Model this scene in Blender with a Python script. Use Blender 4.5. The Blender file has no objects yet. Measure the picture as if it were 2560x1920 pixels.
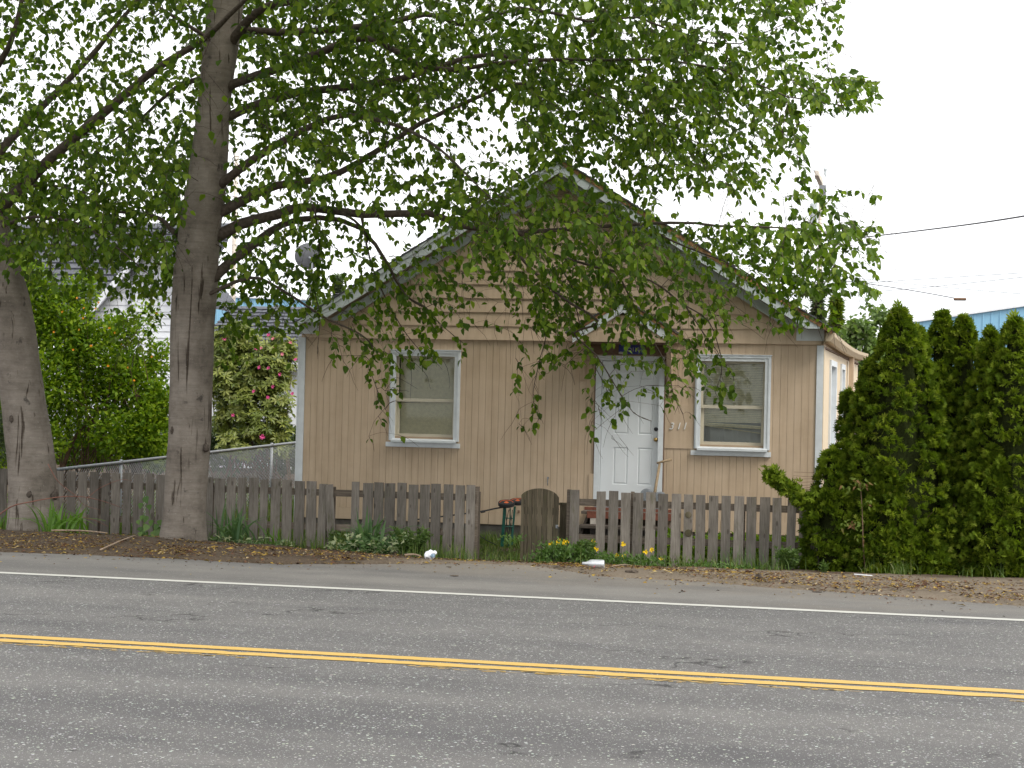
import bpy, bmesh, math, random
import numpy as np
from mathutils import Vector, Matrix, noise as mnoise

rng = np.random.default_rng(11)
random.seed(11)
R2 = math.radians
scene = bpy.context.scene
COL = scene.collection

# ------------------------------------------------------------------ camera
EYE = 1.62
YAW = math.atan(3900 / 20000.)      # the road-side view looks a little left of the house axis (+Y)
PITCH = math.atan(70 / 3900.)
ROLL = 0.0235
_f = np.array([-math.sin(YAW) * math.cos(PITCH), math.cos(YAW) * math.cos(PITCH), math.sin(PITCH)])
_r = np.cross(_f, [0, 0, 1]); _r /= np.linalg.norm(_r)
_u = np.cross(_r, _f)
CAM_R = math.cos(ROLL) * _r + math.sin(ROLL) * _u
CAM_U = -math.sin(ROLL) * _r + math.cos(ROLL) * _u
CAM_F = _f
cam_data = bpy.data.cameras.new('camera')
cam = bpy.data.objects.new('camera', cam_data)
COL.objects.link(cam)
cam_data.sensor_width = 36.0
cam_data.lens = 3900 / 2560 * 36.0
cam_data.clip_start = 0.1
cam_data.clip_end = 3000
m = Matrix.Identity(4)
for i in range(3):
    m[i][0] = CAM_R[i]; m[i][1] = CAM_U[i]; m[i][2] = -CAM_F[i]
m[2][3] = EYE
cam.matrix_world = m
scene.camera = cam

# ------------------------------------------------------------------ sky, sun, exposure
SUN_EL, SUN_AZ = R2(52), R2(118)     # azimuth measured from +Y towards +X: high on the right, a little behind the viewer
world = bpy.data.worlds.new('World'); scene.world = world; world.use_nodes = True
wn, wl = world.node_tree.nodes, world.node_tree.links
wn.clear()
w_out = wn.new('ShaderNodeOutputWorld'); w_bg = wn.new('ShaderNodeBackground')
w_sky = wn.new('ShaderNodeTexSky'); w_sky.sky_type = 'NISHITA'; w_sky.sun_disc = False
w_sky.sun_elevation = SUN_EL; w_sky.sun_rotation = SUN_AZ
w_tc = wn.new('ShaderNodeTexCoord')
w_map = wn.new('ShaderNodeMapping'); w_map.inputs['Scale'].default_value = (1.0, 1.0, 3.0)
w_no = wn.new('ShaderNodeTexNoise'); w_no.inputs['Scale'].default_value = 2.2; w_no.inputs['Detail'].default_value = 5
w_rmp = wn.new('ShaderNodeMapRange'); w_rmp.inputs[1].default_value = 0.33; w_rmp.inputs[2].default_value = 0.5
w_rmp.inputs[3].default_value = 0.62; w_rmp.inputs[4].default_value = 1.0
w_mix = wn.new('ShaderNodeMix'); w_mix.data_type = 'RGBA'
w_mix.inputs['B'].default_value = (15.2, 15.3, 15.5, 1)     # thick white overcast over the blue
w_bg.inputs['Strength'].default_value = 0.1
wl.new(w_tc.outputs['Generated'], w_map.inputs['Vector']); wl.new(w_map.outputs[0], w_no.inputs['Vector'])
wl.new(w_no.outputs['Fac'], w_rmp.inputs[0]); wl.new(w_rmp.outputs[0], w_mix.inputs['Factor'])
wl.new(w_sky.outputs[0], w_mix.inputs['A'])
wl.new(w_mix.outputs['Result'], w_bg.inputs['Color']); wl.new(w_bg.outputs[0], w_out.inputs[0])

sun_data = bpy.data.lights.new('sun', 'SUN'); sun = bpy.data.objects.new('sun', sun_data); COL.objects.link(sun)
sun_data.energy = 3.2; sun_data.angle = R2(28); sun_data.color = (1.0, 0.95, 0.86)
_sd = Vector((math.sin(SUN_AZ) * math.cos(SUN_EL), math.cos(SUN_AZ) * math.cos(SUN_EL), math.sin(SUN_EL)))
sun.rotation_euler = (-_sd).to_track_quat('-Z', 'Y').to_euler()
sun.location = (10, -5, 30)

scene.view_settings.view_transform = 'Standard'
scene.view_settings.look = 'None'
scene.view_settings.exposure = 0.18
scene.view_settings.gamma = 1.0
scene.view_settings.use_curve_mapping = False
scene.render.engine = 'CYCLES'
scene.cycles.max_bounces = 7
scene.cycles.diffuse_bounces = 3
scene.cycles.transparent_max_bounces = 8
scene.cycles.use_adaptive_sampling = True

# ------------------------------------------------------------------ measuring: photo points onto real planes
def ray(u, v):
    return CAM_F + CAM_R * (u - 1280) / 3900 - CAM_U * (v - 960) / 3900
def onY(u, v, Y):
    d = ray(u, v); return np.array([0, 0, EYE]) + d * (Y / d[1])
def onZ(u, v, Z):
    d = ray(u, v); return np.array([0, 0, EYE]) + d * ((Z - EYE) / d[2])
def proj(P):
    P = np.atleast_2d(np.asarray(P, float)) - np.array([0, 0, EYE]); z = P @ CAM_F
    return np.stack([1280 + 3900 * (P @ CAM_R) / z, 960 - 3900 * (P @ CAM_U) / z], 1), z

# ------------------------------------------------------------------ object helpers
def tag(o, label=None, cat=None, group=None, kind=None):
    if label: o['label'] = label
    if cat: o['category'] = cat
    if group: o['group'] = group
    if kind: o['kind'] = kind
    return o
def empty(name, loc=(0, 0, 0), label=None, cat=None, group=None, kind=None):
    o = bpy.data.objects.new(name, None); COL.objects.link(o); o.location = loc; o.empty_display_size = 0.1
    return tag(o, label, cat, group, kind)
def adopt(o, parent):
    o.parent = parent
    t = Matrix.Translation(parent.location) if parent.parent is None else Matrix.Identity(4)
    o.matrix_parent_inverse = t.inverted()
    return o
class MB:
    """collects shapes into one mesh object"""
    def __init__(s): s.v = []; s.f = []; s.mi = []
    def add(s, vs, fs, mi=0):
        b = len(s.v); s.v.extend(tuple(map(float, p)) for p in vs)
        s.f.extend(tuple(i + b for i in f) for f in fs); s.mi.extend([mi] * len(fs)); return s
    def box(s, x0, x1, y0, y1, z0, z1, mi=0):
        v = [(x0, y0, z0), (x1, y0, z0), (x1, y1, z0), (x0, y1, z0), (x0, y0, z1), (x1, y0, z1), (x1, y1, z1), (x0, y1, z1)]
        return s.add(v, [(0, 3, 2, 1), (4, 5, 6, 7), (0, 1, 5, 4), (1, 2, 6, 5), (2, 3, 7, 6), (3, 0, 4, 7)], mi)
    def hexa(s, v, mi=0):
        return s.add(v, [(0, 3, 2, 1), (4, 5, 6, 7), (0, 1, 5, 4), (1, 2, 6, 5), (2, 3, 7, 6), (3, 0, 4, 7)], mi)
    def prism(s, poly, a, b, mi=0):
        """poly: list of (x,z) counter-clockwise seen from -Y; extruded y=a..b"""
        n = len(poly)
        v = [(x, a, z) for x, z in poly] + [(x, b, z) for x, z in poly]
        f = [tuple(range(n)), tuple(range(2 * n - 1, n - 1, -1))]
        f += [(i, i + n, (i + 1) % n + n, (i + 1) % n) for i in range(n)]
        return s.add(v, f, mi)
    def tube(s, pts, rad, n=6, mi=0, cap=True):
        pts = [np.asarray(p, float) for p in pts]
        if np.isscalar(rad): rad = [rad] * len(pts)
        up = np.array([0.13, 0.2, 1.0]); vs = []; prev = None
        for i, p in enumerate(pts):
            t = pts[min(i + 1, len(pts) - 1)] - pts[max(i - 1, 0)]; L = np.linalg.norm(t)
            t = t / L if L > 1e-9 else np.array([0, 0, 1.0])
            if prev is None:
                a = np.cross(t, up)
                if np.linalg.norm(a) < .1: a = np.cross(t, [1, 0, 0])
            else:
                a = prev - t * (prev @ t)
            a /= np.linalg.norm(a); b = np.cross(t, a); prev = a
            for k in range(n):
                q = 2 * math.pi * k / n
                vs.append(p + rad[i] * (math.cos(q) * a + math.sin(q) * b))
        fs = [(i * n + k, i * n + (k + 1) % n, (i + 1) * n + (k + 1) % n, (i + 1) * n + k) for i in range(len(pts) - 1) for k in range(n)]
        if cap:
            fs.append(tuple(range(n - 1, -1, -1))); fs.append(tuple((len(pts) - 1) * n + k for k in range(n)))
        return s.add(vs, fs, mi)
    def lathe(s, prof, origin=(0, 0, 0), axis='Z', n=20, mi=0):
        vs = []
        for r, h in prof:
            for k in range(n):
                q = 2 * math.pi * k / n; c, d = r * math.cos(q), r * math.sin(q)
                p = {'Z': (c, d, h), 'X': (h, c, d), 'Y': (d, h, c)}[axis]
                vs.append(np.add(p, origin))
        fs = [(i * n + k, i * n + (k + 1) % n, (i + 1) * n + (k + 1) % n, (i + 1) * n + k) for i in range(len(prof) - 1) for k in range(n)]
        fs.append(tuple(range(n - 1, -1, -1))); fs.append(tuple((len(prof) - 1) * n + k for k in range(n)))
        return s.add(vs, fs, mi)
    def mesh(s, name, mats):
        me = bpy.data.meshes.new(name); me.from_pydata(s.v, [], s.f)
        for mt in (mats if isinstance(mats, (list, tuple)) else [mats]): me.materials.append(mt)
        if any(s.mi): me.polygons.foreach_set('material_index', s.mi)
        me.update(); return me
    def build(s, name, mats, parent=None, smooth=False, kind=None, label=None):
        me = s.mesh(name, mats)
        if smooth: me.polygons.foreach_set('use_smooth', [True] * len(me.polygons))
        o = bpy.data.objects.new(name, me); COL.objects.link(o)
        if parent is not None: adopt(o, parent)
        return tag(o, label, kind=kind)
def np_mesh(name, V, Fidx, mat, parent=None, kind=None, tint=None, smooth=False):
    """V (n,3); Fidx (m,k) all faces with k corners"""
    me = bpy.data.meshes.new(name)
    n, mF, k = len(V), len(Fidx), Fidx.shape[1]
    me.vertices.add(n); me.vertices.foreach_set('co', np.ascontiguousarray(V, np.float32).ravel())
    me.loops.add(mF * k); me.loops.foreach_set('vertex_index', np.ascontiguousarray(Fidx, np.int32).ravel())
    me.polygons.add(mF); me.polygons.foreach_set('loop_start', np.arange(0, mF * k, k, dtype=np.int32))
    me.update(calc_edges=True); me.validate()
    if tint is not None:
        at = me.attributes.new('tint', 'FLOAT', 'POINT'); at.data.foreach_set('value', np.ascontiguousarray(tint, np.float32))
    if smooth: me.polygons.foreach_set('use_smooth', np.ones(mF, bool))
    me.materials.append(mat)
    o = bpy.data.objects.new(name, me); COL.objects.link(o)
    if parent is not None: adopt(o, parent)
    return tag(o, kind=kind)
def piece(name, me, parent, loc, rot=(0, 0, 0), scale=(1, 1, 1)):
    """an object sharing mesh ME, placed in world space under PARENT"""
    o = bpy.data.objects.new(name, me); COL.objects.link(o)
    o.location = loc; o.rotation_euler = rot; o.scale = scale
    return adopt(o, parent)

# ------------------------------------------------------------------ materials
def new_mat(name):
    mt = bpy.data.materials.new(name); mt.use_nodes = True
    nt = mt.node_tree; nt.nodes.clear()
    out = nt.nodes.new('ShaderNodeOutputMaterial'); b = nt.nodes.new('ShaderNodeBsdfPrincipled')
    nt.links.new(b.outputs[0], out.inputs[0])
    return mt, nt, b, out
def N(nt, typ, **kw):
    n = nt.nodes.new(typ)
    for k, v in kw.items():
        if k in n.inputs: n.inputs[k].default_value = v
        else: setattr(n, k, v)
    return n
def ramp(nt, src, stops):
    r = nt.nodes.new('ShaderNodeValToRGB'); cr = r.color_ramp
    while len(cr.elements) < len(stops): cr.elements.new(0.5)
    for e, (p, c) in zip(cr.elements, stops):
        e.position = p; e.color = (*c, 1) if len(c) == 3 else c
    nt.links.new(src, r.inputs[0]); return r.outputs[0]
def pos(nt, scale):
    g = nt.nodes.new('ShaderNodeNewGeometry'); mp = nt.nodes.new('ShaderNodeMapping')
    mp.inputs['Scale'].default_value = scale if isinstance(scale, tuple) else (scale,) * 3
    nt.links.new(g.outputs['Position'], mp.inputs['Vector']); return mp.outputs[0]
def mixc(nt, fac, a, b, mode='MIX'):
    mx = nt.nodes.new('ShaderNodeMix'); mx.data_type = 'RGBA'; mx.blend_type = mode
    for sock, val in ((mx.inputs['Factor'], fac), (mx.inputs['A'], a), (mx.inputs['B'], b)):
        if isinstance(val, (int, float)): sock.default_value = val
        elif isinstance(val, tuple): sock.default_value = (*val, 1) if len(val) == 3 else val
        else: nt.links.new(val, sock)
    return mx.outputs['Result']
def noise(nt, vec, scale, detail=4, rough=0.6, dist=0.0):
    n = N(nt, 'ShaderNodeTexNoise', Scale=scale, Detail=detail, Roughness=rough, Distortion=dist)
    nt.links.new(vec, n.inputs['Vector']); return n.outputs['Fac']
def bump(nt, b, h, strength=0.3, dist=0.01):
    bp = N(nt, 'ShaderNodeBump', Strength=strength, Distance=dist); nt.links.new(h, bp.inputs['Height']); nt.links.new(bp.outputs[0], b.inputs['Normal'])
def simple(name, col, rough=0.6, var=0.12, scale=6.0, metal=0.0, stretch=(1, 1, 1), bumpy=0.0, spec=0.4):
    mt, nt, b, out = new_mat(name)
    p = pos(nt, tuple(scale * s for s in stretch))
    f = noise(nt, p, 1.0, 5)
    lo = tuple(c * (1 - var) for c in col); hi = tuple(min(1, c * (1 + var)) for c in col)
    nt.links.new(ramp(nt, f, [(0.3, lo), (0.7, hi)]), b.inputs['Base Color'])
    b.inputs['Roughness'].default_value = rough; b.inputs['Metallic'].default_value = metal
    b.inputs['Specular IOR Level'].default_value = spec
    if bumpy: bump(nt, b, f, bumpy, 0.01)
    return mt
def wood(name, cols, moss=0.0, rough=0.85, axis='Z', objvar=0.35):
    """weathered boards: grain along one axis, per-board brightness, knots, moss"""
    mt, nt, b, out = new_mat(name)
    st = {'Z': (1, 1, .06), 'X': (.06, 1, 1)}[axis]
    oi = nt.nodes.new('ShaderNodeObjectInfo')
    ad = nt.nodes.new('ShaderNodeVectorMath'); ad.operation = 'ADD'
    cb = N(nt, 'ShaderNodeCombineXYZ'); ml = N(nt, 'ShaderNodeMath', operation='MULTIPLY'); ml.inputs[1].default_value = 37.0
    nt.links.new(oi.outputs['Random'], ml.inputs[0]); nt.links.new(ml.outputs[0], cb.inputs[0]); nt.links.new(ml.outputs[0], cb.inputs[2])
    nt.links.new(pos(nt, tuple(55 * s for s in st)), ad.inputs[0]); nt.links.new(cb.outputs[0], ad.inputs[1])
    g = noise(nt, ad.outputs[0], 1.0, 6, 0.7, 0.4)
    c = ramp(nt, g, [(0.25, cols[0]), (0.5, cols[1]), (0.75, cols[2])])
    big = noise(nt, pos(nt, (5, 5, 2.2)), 1.0, 4)
    c = mixc(nt, 1.0, c, ramp(nt, big, [(0.3, (.72, .7, .68)), (0.7, (1.15, 1.12, 1.1))]), 'MULTIPLY')
    c = mixc(nt, 1.0, c, ramp(nt, oi.outputs['Random'], [(0, (1 - objvar,) * 3), (1, (1 + objvar * .6,) * 3)]), 'MULTIPLY')
    if moss:
        mo = noise(nt, pos(nt, (9, 9, 3)), 1.0, 5, .7)
        mf = ramp(nt, mo, [(0.62 - moss * .3, (0, 0, 0)), (0.8 - moss * .2, (.75, .75, .75))])
        c = mixc(nt, mf, c, (.085, .085, .035))
    vo = N(nt, 'ShaderNodeTexVoronoi', Scale=1.0); nt.links.new(pos(nt, (11, 11, 4.2)), vo.inputs['Vector'])
    kn = ramp(nt, vo.outputs['Distance'], [(0.0, (.35, .33, .3)), (0.13, (.55, .52, .5)), (0.17, (1, 1, 1))])
    c = mixc(nt, .8, c, kn, 'MULTIPLY')
    nt.links.new(c, b.inputs['Base Color']); b.inputs['Roughness'].default_value = rough
    b.inputs['Specular IOR Level'].default_value = 0.2
    bump(nt, b, g, 0.5, 0.004)
    return mt
def leafmat(name, stops, trans=0.4, rough=0.45, spec=0.35):
    mt, nt, b, out = new_mat(name)
    at = N(nt, 'ShaderNodeAttribute', attribute_name='tint'); oi = nt.nodes.new('ShaderNodeObjectInfo')
    ad = N(nt, 'ShaderNodeMath', operation='ADD'); nt.links.new(at.outputs['Fac'], ad.inputs[0]); nt.links.new(oi.outputs['Random'], ad.inputs[1])
    fr = N(nt, 'ShaderNodeMath', operation='FRACT'); nt.links.new(ad.outputs[0], fr.inputs[0])
    c = ramp(nt, fr.outputs[0], stops)
    nt.links.new(c, b.inputs['Base Color']); b.inputs['Roughness'].default_value = rough; b.inputs['Specular IOR Level'].default_value = spec
    tr = nt.nodes.new('ShaderNodeBsdfTranslucent')
    nt.links.new(mixc(nt, 1.0, c, (1.25, 1.35, .6), 'MULTIPLY'), tr.inputs['Color'])
    mx = nt.nodes.new('ShaderNodeMixShader'); mx.inputs[0].default_value = trans
    nt.links.new(b.outputs[0], mx.inputs[1]); nt.links.new(tr.outputs[0], mx.inputs[2]); nt.links.new(mx.outputs[0], out.inputs[0])
    return mt
M = {}
def build_materials():
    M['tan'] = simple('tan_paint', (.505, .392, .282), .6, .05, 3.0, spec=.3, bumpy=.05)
    mt = M['tan']; nt = mt.node_tree; bs = [n_ for n_ in nt.nodes if n_.type == 'BSDF_PRINCIPLED'][0]; src = bs.inputs['Base Color'].links[0].from_socket
    stk = noise(nt, pos(nt, (11, 11, .55)), 1.0, 5, .65); blo = noise(nt, pos(nt, (1.1, 1.1, 1.6)), 1.0, 5, .6)
    c2 = mixc(nt, 1.0, src, ramp(nt, stk, [(.32, (.88, .865, .84)), (.6, (1.02, 1.02, 1.02))]), 'MULTIPLY')
    c2 = mixc(nt, 1.0, c2, ramp(nt, blo, [(.33, (.93, .915, .89)), (.6, (1.02, 1.02, 1.02))]), 'MULTIPLY')
    nt.links.new(c2, bs.inputs['Base Color'])
    M['tan_sunlit'] = simple('sunlit_tan_paint', (.62, .51, .36), .6, .05, 3.0, spec=.3)  # lighter tan: the sunlit side's brightness is put into the colour
    M['white'] = simple('white_paint', (.60, .635, .66), .5, .07, 9.0, bumpy=.08)
    M['white_door'] = simple('door_paint', (.66, .69, .71), .4, .03, 3.0)
    M['vinyl'] = simple('almond_window_vinyl', (.50, .46, .36), .45, .06, 12)
    M['greyboard'] = simple('grey_blue_paint', (.47, .52, .52), .55, .12, 8.0, bumpy=.1)
    M['rust'] = simple('rusty_flashing', (.24, .135, .06), .8, .55, 22.0, bumpy=.3)
    M['soffit'] = simple('brown_soffit', (.16, .10, .065), .8, .15, 6)
    M['groove'] = simple('shaded_groove', (.33, .245, .165), .8, .1, 6)  # tan darkened: the shade in the grooves is put into the colour
    M['dark'] = simple('dark_gap', (.05, .038, .03), .9, .2)
    M['shingle'] = simple('asphalt_shingle', (.085, .09, .10), .95, .45, 60, bumpy=.3)
    M['concrete'] = simple('old_concrete', (.15, .135, .12), .95, .3, 7, bumpy=.3)
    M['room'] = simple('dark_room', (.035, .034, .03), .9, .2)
    M['blind'] = simple('blind_vinyl', (.72, .67, .50), .5, .1, 20)
    M['curtain'] = simple('white_curtain', (.55, .57, .58), .8, .08, 5)
    M['brass'] = simple('brass', (.42, .28, .1), .35, .15, 30, metal=.9)
    M['black'] = simple('black_metal', (.02, .02, .022), .45, .2)
    M['galv'] = simple('galvanised_steel', (.24, .255, .27), .5, .2, 25, metal=.5)
    M['picket'] = wood('weathered_picket', [(.115, .104, .090), (.205, .187, .163), (.30, .278, .25)], moss=.2)
    M['gatewood'] = wood('mossy_gate_board', [(.05, .042, .028), (.105, .09, .062), (.16, .14, .10)], moss=.35)
    M['rail'] = wood('weathered_rail', [(.09, .072, .055), (.18, .15, .12), (.28, .24, .2)], axis='X', moss=.1)
    M['stepwood'] = wood('weathered_step', [(.06, .05, .04), (.12, .1, .085), (.19, .165, .14)], axis='X')
    M['redwood'] = simple('red_brown_stain', (.19, .065, .04), .75, .3, 14)
    M['handle'] = simple('worn_ash_handle', (.27, .20, .12), .6, .2, 20)
    M['green'] = simple('dark_green_enamel', (.012, .10, .068), .4, .25, 14)
    M['orange'] = simple('orange_plastic', (.70, .14, .035), .5, .2, 9)
    M['tyre'] = simple('black_rubber', (.028, .027, .027), .7, .2)
    M['blue_sign'] = simple('blue_sign_paint', (.035, .045, .24), .6, .2, 12)
    M['letter'] = simple('sign_lettering', (.5, .48, .42), .6, .1)
    M['numeral'] = simple('numeral_enamel', (.72, .72, .7), .4, .05)
    M['yellow_line'] = None
    # glass
    mt, nt, b, out = new_mat('window_glass')
    gl = N(nt, 'ShaderNodeBsdfGlossy', Roughness=.03); gl.inputs['Color'].default_value = (.9, .95, .95, 1)
    tp = nt.nodes.new('ShaderNodeBsdfTransparent'); tp.inputs['Color'].default_value = (.93, .95, .92, 1)
    fr = N(nt, 'ShaderNodeFresnel', IOR=1.5); ms = nt.nodes.new('ShaderNodeMixShader')
    nt.links.new(fr.outputs[0], ms.inputs[0]); nt.links.new(tp.outputs[0], ms.inputs[1]); nt.links.new(gl.outputs[0], ms.inputs[2]); nt.links.new(ms.outputs[0], out.inputs[0])
    M['glass'] = mt
    # asphalt (worn aggregate) and shoulder
    def asphalt(name, base, agg, stones, dusty):
        mt, nt, b, out = new_mat(name)
        p = pos(nt, 1.0)
        fine = noise(nt, p, 210, 3, .8)
        lane = noise(nt, pos(nt, (.12, 1.1, 1)), 1.0, 3)
        mid = noise(nt, pos(nt, (1.6, 2.6, 1)), 1.0, 5, .65)
        c = ramp(nt, fine, [(.28, tuple(x * .45 for x in base)), (.5, base), (.75, tuple(x * 1.7 for x in base))])
        c = mixc(nt, 1.0, c, ramp(nt, lane, [(.32, (.76, .76, .78)), (.68, (1.16, 1.15, 1.13))]), 'MULTIPLY')
        c = mixc(nt, 1.0, c, ramp(nt, mid, [(.32, (.86, .86, .87)), (.68, (1.10, 1.10, 1.09))]), 'MULTIPLY')
        for sc, th, col in ((78, stones, agg), (130, stones * .9, tuple(x * .8 for x in agg)), (44, stones * .42, tuple(x * 1.15 for x in agg))):
            vo = N(nt, 'ShaderNodeTexVoronoi', Scale=sc, Randomness=1.0); nt.links.new(p, vo.inputs['Vector'])
            wn_ = N(nt, 'ShaderNodeTexWhiteNoise', noise_dimensions='3D'); nt.links.new(vo.outputs['Position'], wn_.inputs['Vector'])
            pick = N(nt, 'ShaderNodeMath', operation='LESS_THAN'); nt.links.new(wn_.outputs['Value'], pick.inputs[0]); pick.inputs[1].default_value = th
            inn = N(nt, 'ShaderNodeMath', operation='LESS_THAN'); nt.links.new(vo.outputs['Distance'], inn.inputs[0]); inn.inputs[1].default_value = .36
            an = N(nt, 'ShaderNodeMath', operation='MULTIPLY'); nt.links.new(pick.outputs[0], an.inputs[0]); nt.links.new(inn.outputs[0], an.inputs[1])
            br = mixc(nt, .55, col, mixc(nt, .35, wn_.outputs['Color'], (.5, .5, .5)), 'MULTIPLY')
            br = mixc(nt, .5, br, col)
            c = mixc(nt, an.outputs[0], c, br)
        # hairline cracks, mostly along the road
        cv = N(nt, 'ShaderNodeTexVoronoi', feature='DISTANCE_TO_EDGE', Scale=1.0)
        wv = nt.nodes.new('ShaderNodeVectorMath'); wv.operation = 'ADD'
        nzc = N(nt, 'ShaderNodeTexNoise', Scale=3.0, Detail=6); nt.links.new(p, nzc.inputs['Vector'])
        sc_ = nt.nodes.new('ShaderNodeVectorMath'); sc_.operation = 'SCALE'; sc_.inputs['Scale'].default_value = .5
        nt.links.new(nzc.outputs['Color'], sc_.inputs[0]); nt.links.new(pos(nt, (.16, .62, 1)), wv.inputs[0]); nt.links.new(sc_.outputs[0], wv.inputs[1]); nt.links.new(wv.outputs[0], cv.inputs['Vector'])
        gap = noise(nt, p, 1.3, 4)
        ck = ramp(nt, cv.outputs['Distance'], [(.0, (.15, .15, .15)), (.016, (1, 1, 1))])
        ck = mixc(nt, ramp(nt, gap, [(.54, (1, 1, 1)), (.62, (0, 0, 0))]), ck, (1, 1, 1))
        if not dusty: c = mixc(nt, .9, c, ck, 'MULTIPLY')
        if dusty:
            dn = noise(nt, pos(nt, (.9, 1.8, 1)), 1.0, 6, .7)
            sx = N(nt, 'ShaderNodeSeparateXYZ'); g = nt.nodes.new('ShaderNodeNewGeometry'); nt.links.new(g.outputs['Position'], sx.inputs[0])
            my = N(nt, 'ShaderNodeMapRange'); my.inputs[1].default_value = 14.2; my.inputs[2].default_value = 17.0; nt.links.new(sx.outputs['Y'], my.inputs[0])
            mxx = N(nt, 'ShaderNodeMapRange'); mxx.inputs[1].default_value = -6; mxx.inputs[2].default_value = 0; mxx.inputs[3].default_value = -.15; mxx.inputs[4].default_value = .3; nt.links.new(sx.outputs['X'], mxx.inputs[0])
            s1 = N(nt, 'ShaderNodeMath', operation='ADD'); nt.links.new(my.outputs[0], s1.inputs[0]); nt.links.new(dn, s1.inputs[1])
            s2 = N(nt, 'ShaderNodeMath', operation='ADD'); nt.links.new(s1.outputs[0], s2.inputs[0]); nt.links.new(mxx.outputs[0], s2.inputs[1])
            df = ramp(nt, s2.outputs[0], [(.0, (0, 0, 0)), (1.0, (.75, .75, .75))])
            dr = N(nt, 'ShaderNodeMapRange'); dr.inputs[1].default_value = .75; dr.inputs[2].default_value = 1.5; nt.links.new(s2.outputs[0], dr.inputs[0])
            c = mixc(nt, dr.outputs[0], c, ramp(nt, fine, [(.3, (.13, .112, .09)), (.7, (.215, .19, .155))]))
        nt.links.new(c, b.inputs['Base Color']); b.inputs['Roughness'].default_value = .85; b.inputs['Specular IOR Level'].default_value = .25
        bump(nt, b, fine, .4, .004)
        return mt
    M['asphalt'] = asphalt('worn_asphalt', (.106, .103, .102), (.38, .365, .335), .17, False)
    M['shoulder'] = asphalt('shoulder_asphalt', (.128, .123, .116), (.24, .23, .21), .07, True)
    def paint(name, col, worn):
        mt, nt, b, out = new_mat(name)
        f = noise(nt, pos(nt, (30, 60, 1)), 1.0, 5, .7); e = noise(nt, pos(nt, (3, 9, 1)), 1.0, 4)
        ad = N(nt, 'ShaderNodeMath', operation='ADD'); nt.links.new(f, ad.inputs[0]); nt.links.new(e, ad.inputs[1])
        c = ramp(nt, ad.outputs[0], [(.0, (.1, .095, .085)), (worn, tuple(x * .8 for x in col)), (worn + .18, col)])
        nt.links.new(c, b.inputs['Base Color']); b.inputs['Roughness'].default_value = .7
        return mt
    M['yellow_line'] = paint('yellow_road_paint', (.44, .29, .075), .74)
    M['white_line'] = paint('white_road_paint', (.40, .40, .37), .58)
    # soil
    mt, nt, b, out = new_mat('mulchy_soil')
    p = pos(nt, 1.0)
    a1 = noise(nt, p, 3.0, 6, .7); a2 = noise(nt, p, 42, 5, .8)
    c = ramp(nt, a2, [(.25, (.032, .023, .016)), (.5, (.085, .064, .046)), (.72, (.15, .118, .088))])
    sx = N(nt, 'ShaderNodeSeparateXYZ'); g = nt.nodes.new('ShaderNodeNewGeometry'); nt.links.new(g.outputs['Position'], sx.inputs[0])
    mr = N(nt, 'ShaderNodeMapRange'); mr.inputs[1].default_value = -5.6; mr.inputs[2].default_value = -3.2; nt.links.new(sx.outputs['X'], mr.inputs[0])
    my = N(nt, 'ShaderNodeMapRange'); my.inputs[1].default_value = 19.6; my.inputs[2].default_value = 18.2; nt.links.new(sx.outputs['Y'], my.inputs[0])
    mm = N(nt, 'ShaderNodeMath', operation='MULTIPLY'); nt.links.new(mr.outputs[0], mm.inputs[0]); nt.links.new(my.outputs[0], mm.inputs[1])
    an = N(nt, 'ShaderNodeMath', operation='ADD'); nt.links.new(mm.outputs[0], an.inputs[0]); nt.links.new(a1, an.inputs[1])
    dr = N(nt, 'ShaderNodeMapRange'); dr.inputs[1].default_value = .75; dr.inputs[2].default_value = 1.25; nt.links.new(an.outputs[0], dr.inputs[0])
    dust = ramp(nt, a2, [(.3, (.11, .087, .064)), (.7, (.215, .18, .14))])
    c = mixc(nt, dr.outputs[0], c, dust)
    nt.links.new(c, b.inputs['Base Color']); b.inputs['Roughness'].default_value = 1.0; b.inputs['Specular IOR Level'].default_value = .1
    bump(nt, b, a2, .8, .02)
    M['soil'] = mt
    # bark
    mt, nt, b, out = new_mat('smooth_grey_bark')
    p0 = pos(nt, 1.0)
    cr = noise(nt, pos(nt, (15, 15, 1.1)), 1.0, 4, .55, .8)
    msk = noise(nt, pos(nt, (2.6, 2.6, 1.5)), 1.0, 3)
    ho = noise(nt, pos(nt, (4, 4, 34)), 1.0, 5, .65)
    bl = noise(nt, p0, 2.6, 6, .7)
    c = ramp(nt, bl, [(.30, (.115, .099, .082)), (.5, (.198, .173, .147)), (.70, (.265, .236, .204))])
    c = mixc(nt, .45, c, ramp(nt, ho, [(.35, (.66, .64, .62)), (.62, (1.15, 1.13, 1.1))]), 'MULTIPLY')
    lo = N(nt, 'ShaderNodeMath', operation='MULTIPLY_ADD'); nt.links.new(msk, lo.inputs[0]); lo.inputs[1].default_value = -.30; lo.inputs[2].default_value = .15
    cs = N(nt, 'ShaderNodeMath', operation='ADD'); nt.links.new(cr, cs.inputs[0]); nt.links.new(lo.outputs[0], cs.inputs[1])
    cm = ramp(nt, cs.outputs[0], [(.315, (.2, .17, .15)), (.345, (.55, .52, .49)), (.375, (1, 1, 1))])
    c = mixc(nt, .9, c, cm, 'MULTIPLY')
    fl = noise(nt, p0, 55, 3, .7)
    c = mixc(nt, ramp(nt, fl, [(.64, (0, 0, 0)), (.70, (.6, .6, .6))]), c, (.40, .38, .33))
    sp = noise(nt, pos(nt, (6, 6, 4.5)), 1.0, 5, .65)
    c = mixc(nt, ramp(nt, sp, [(.63, (0, 0, 0)), (.70, (.75, .75, .75))]), c, (.045, .040, .036))
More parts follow.
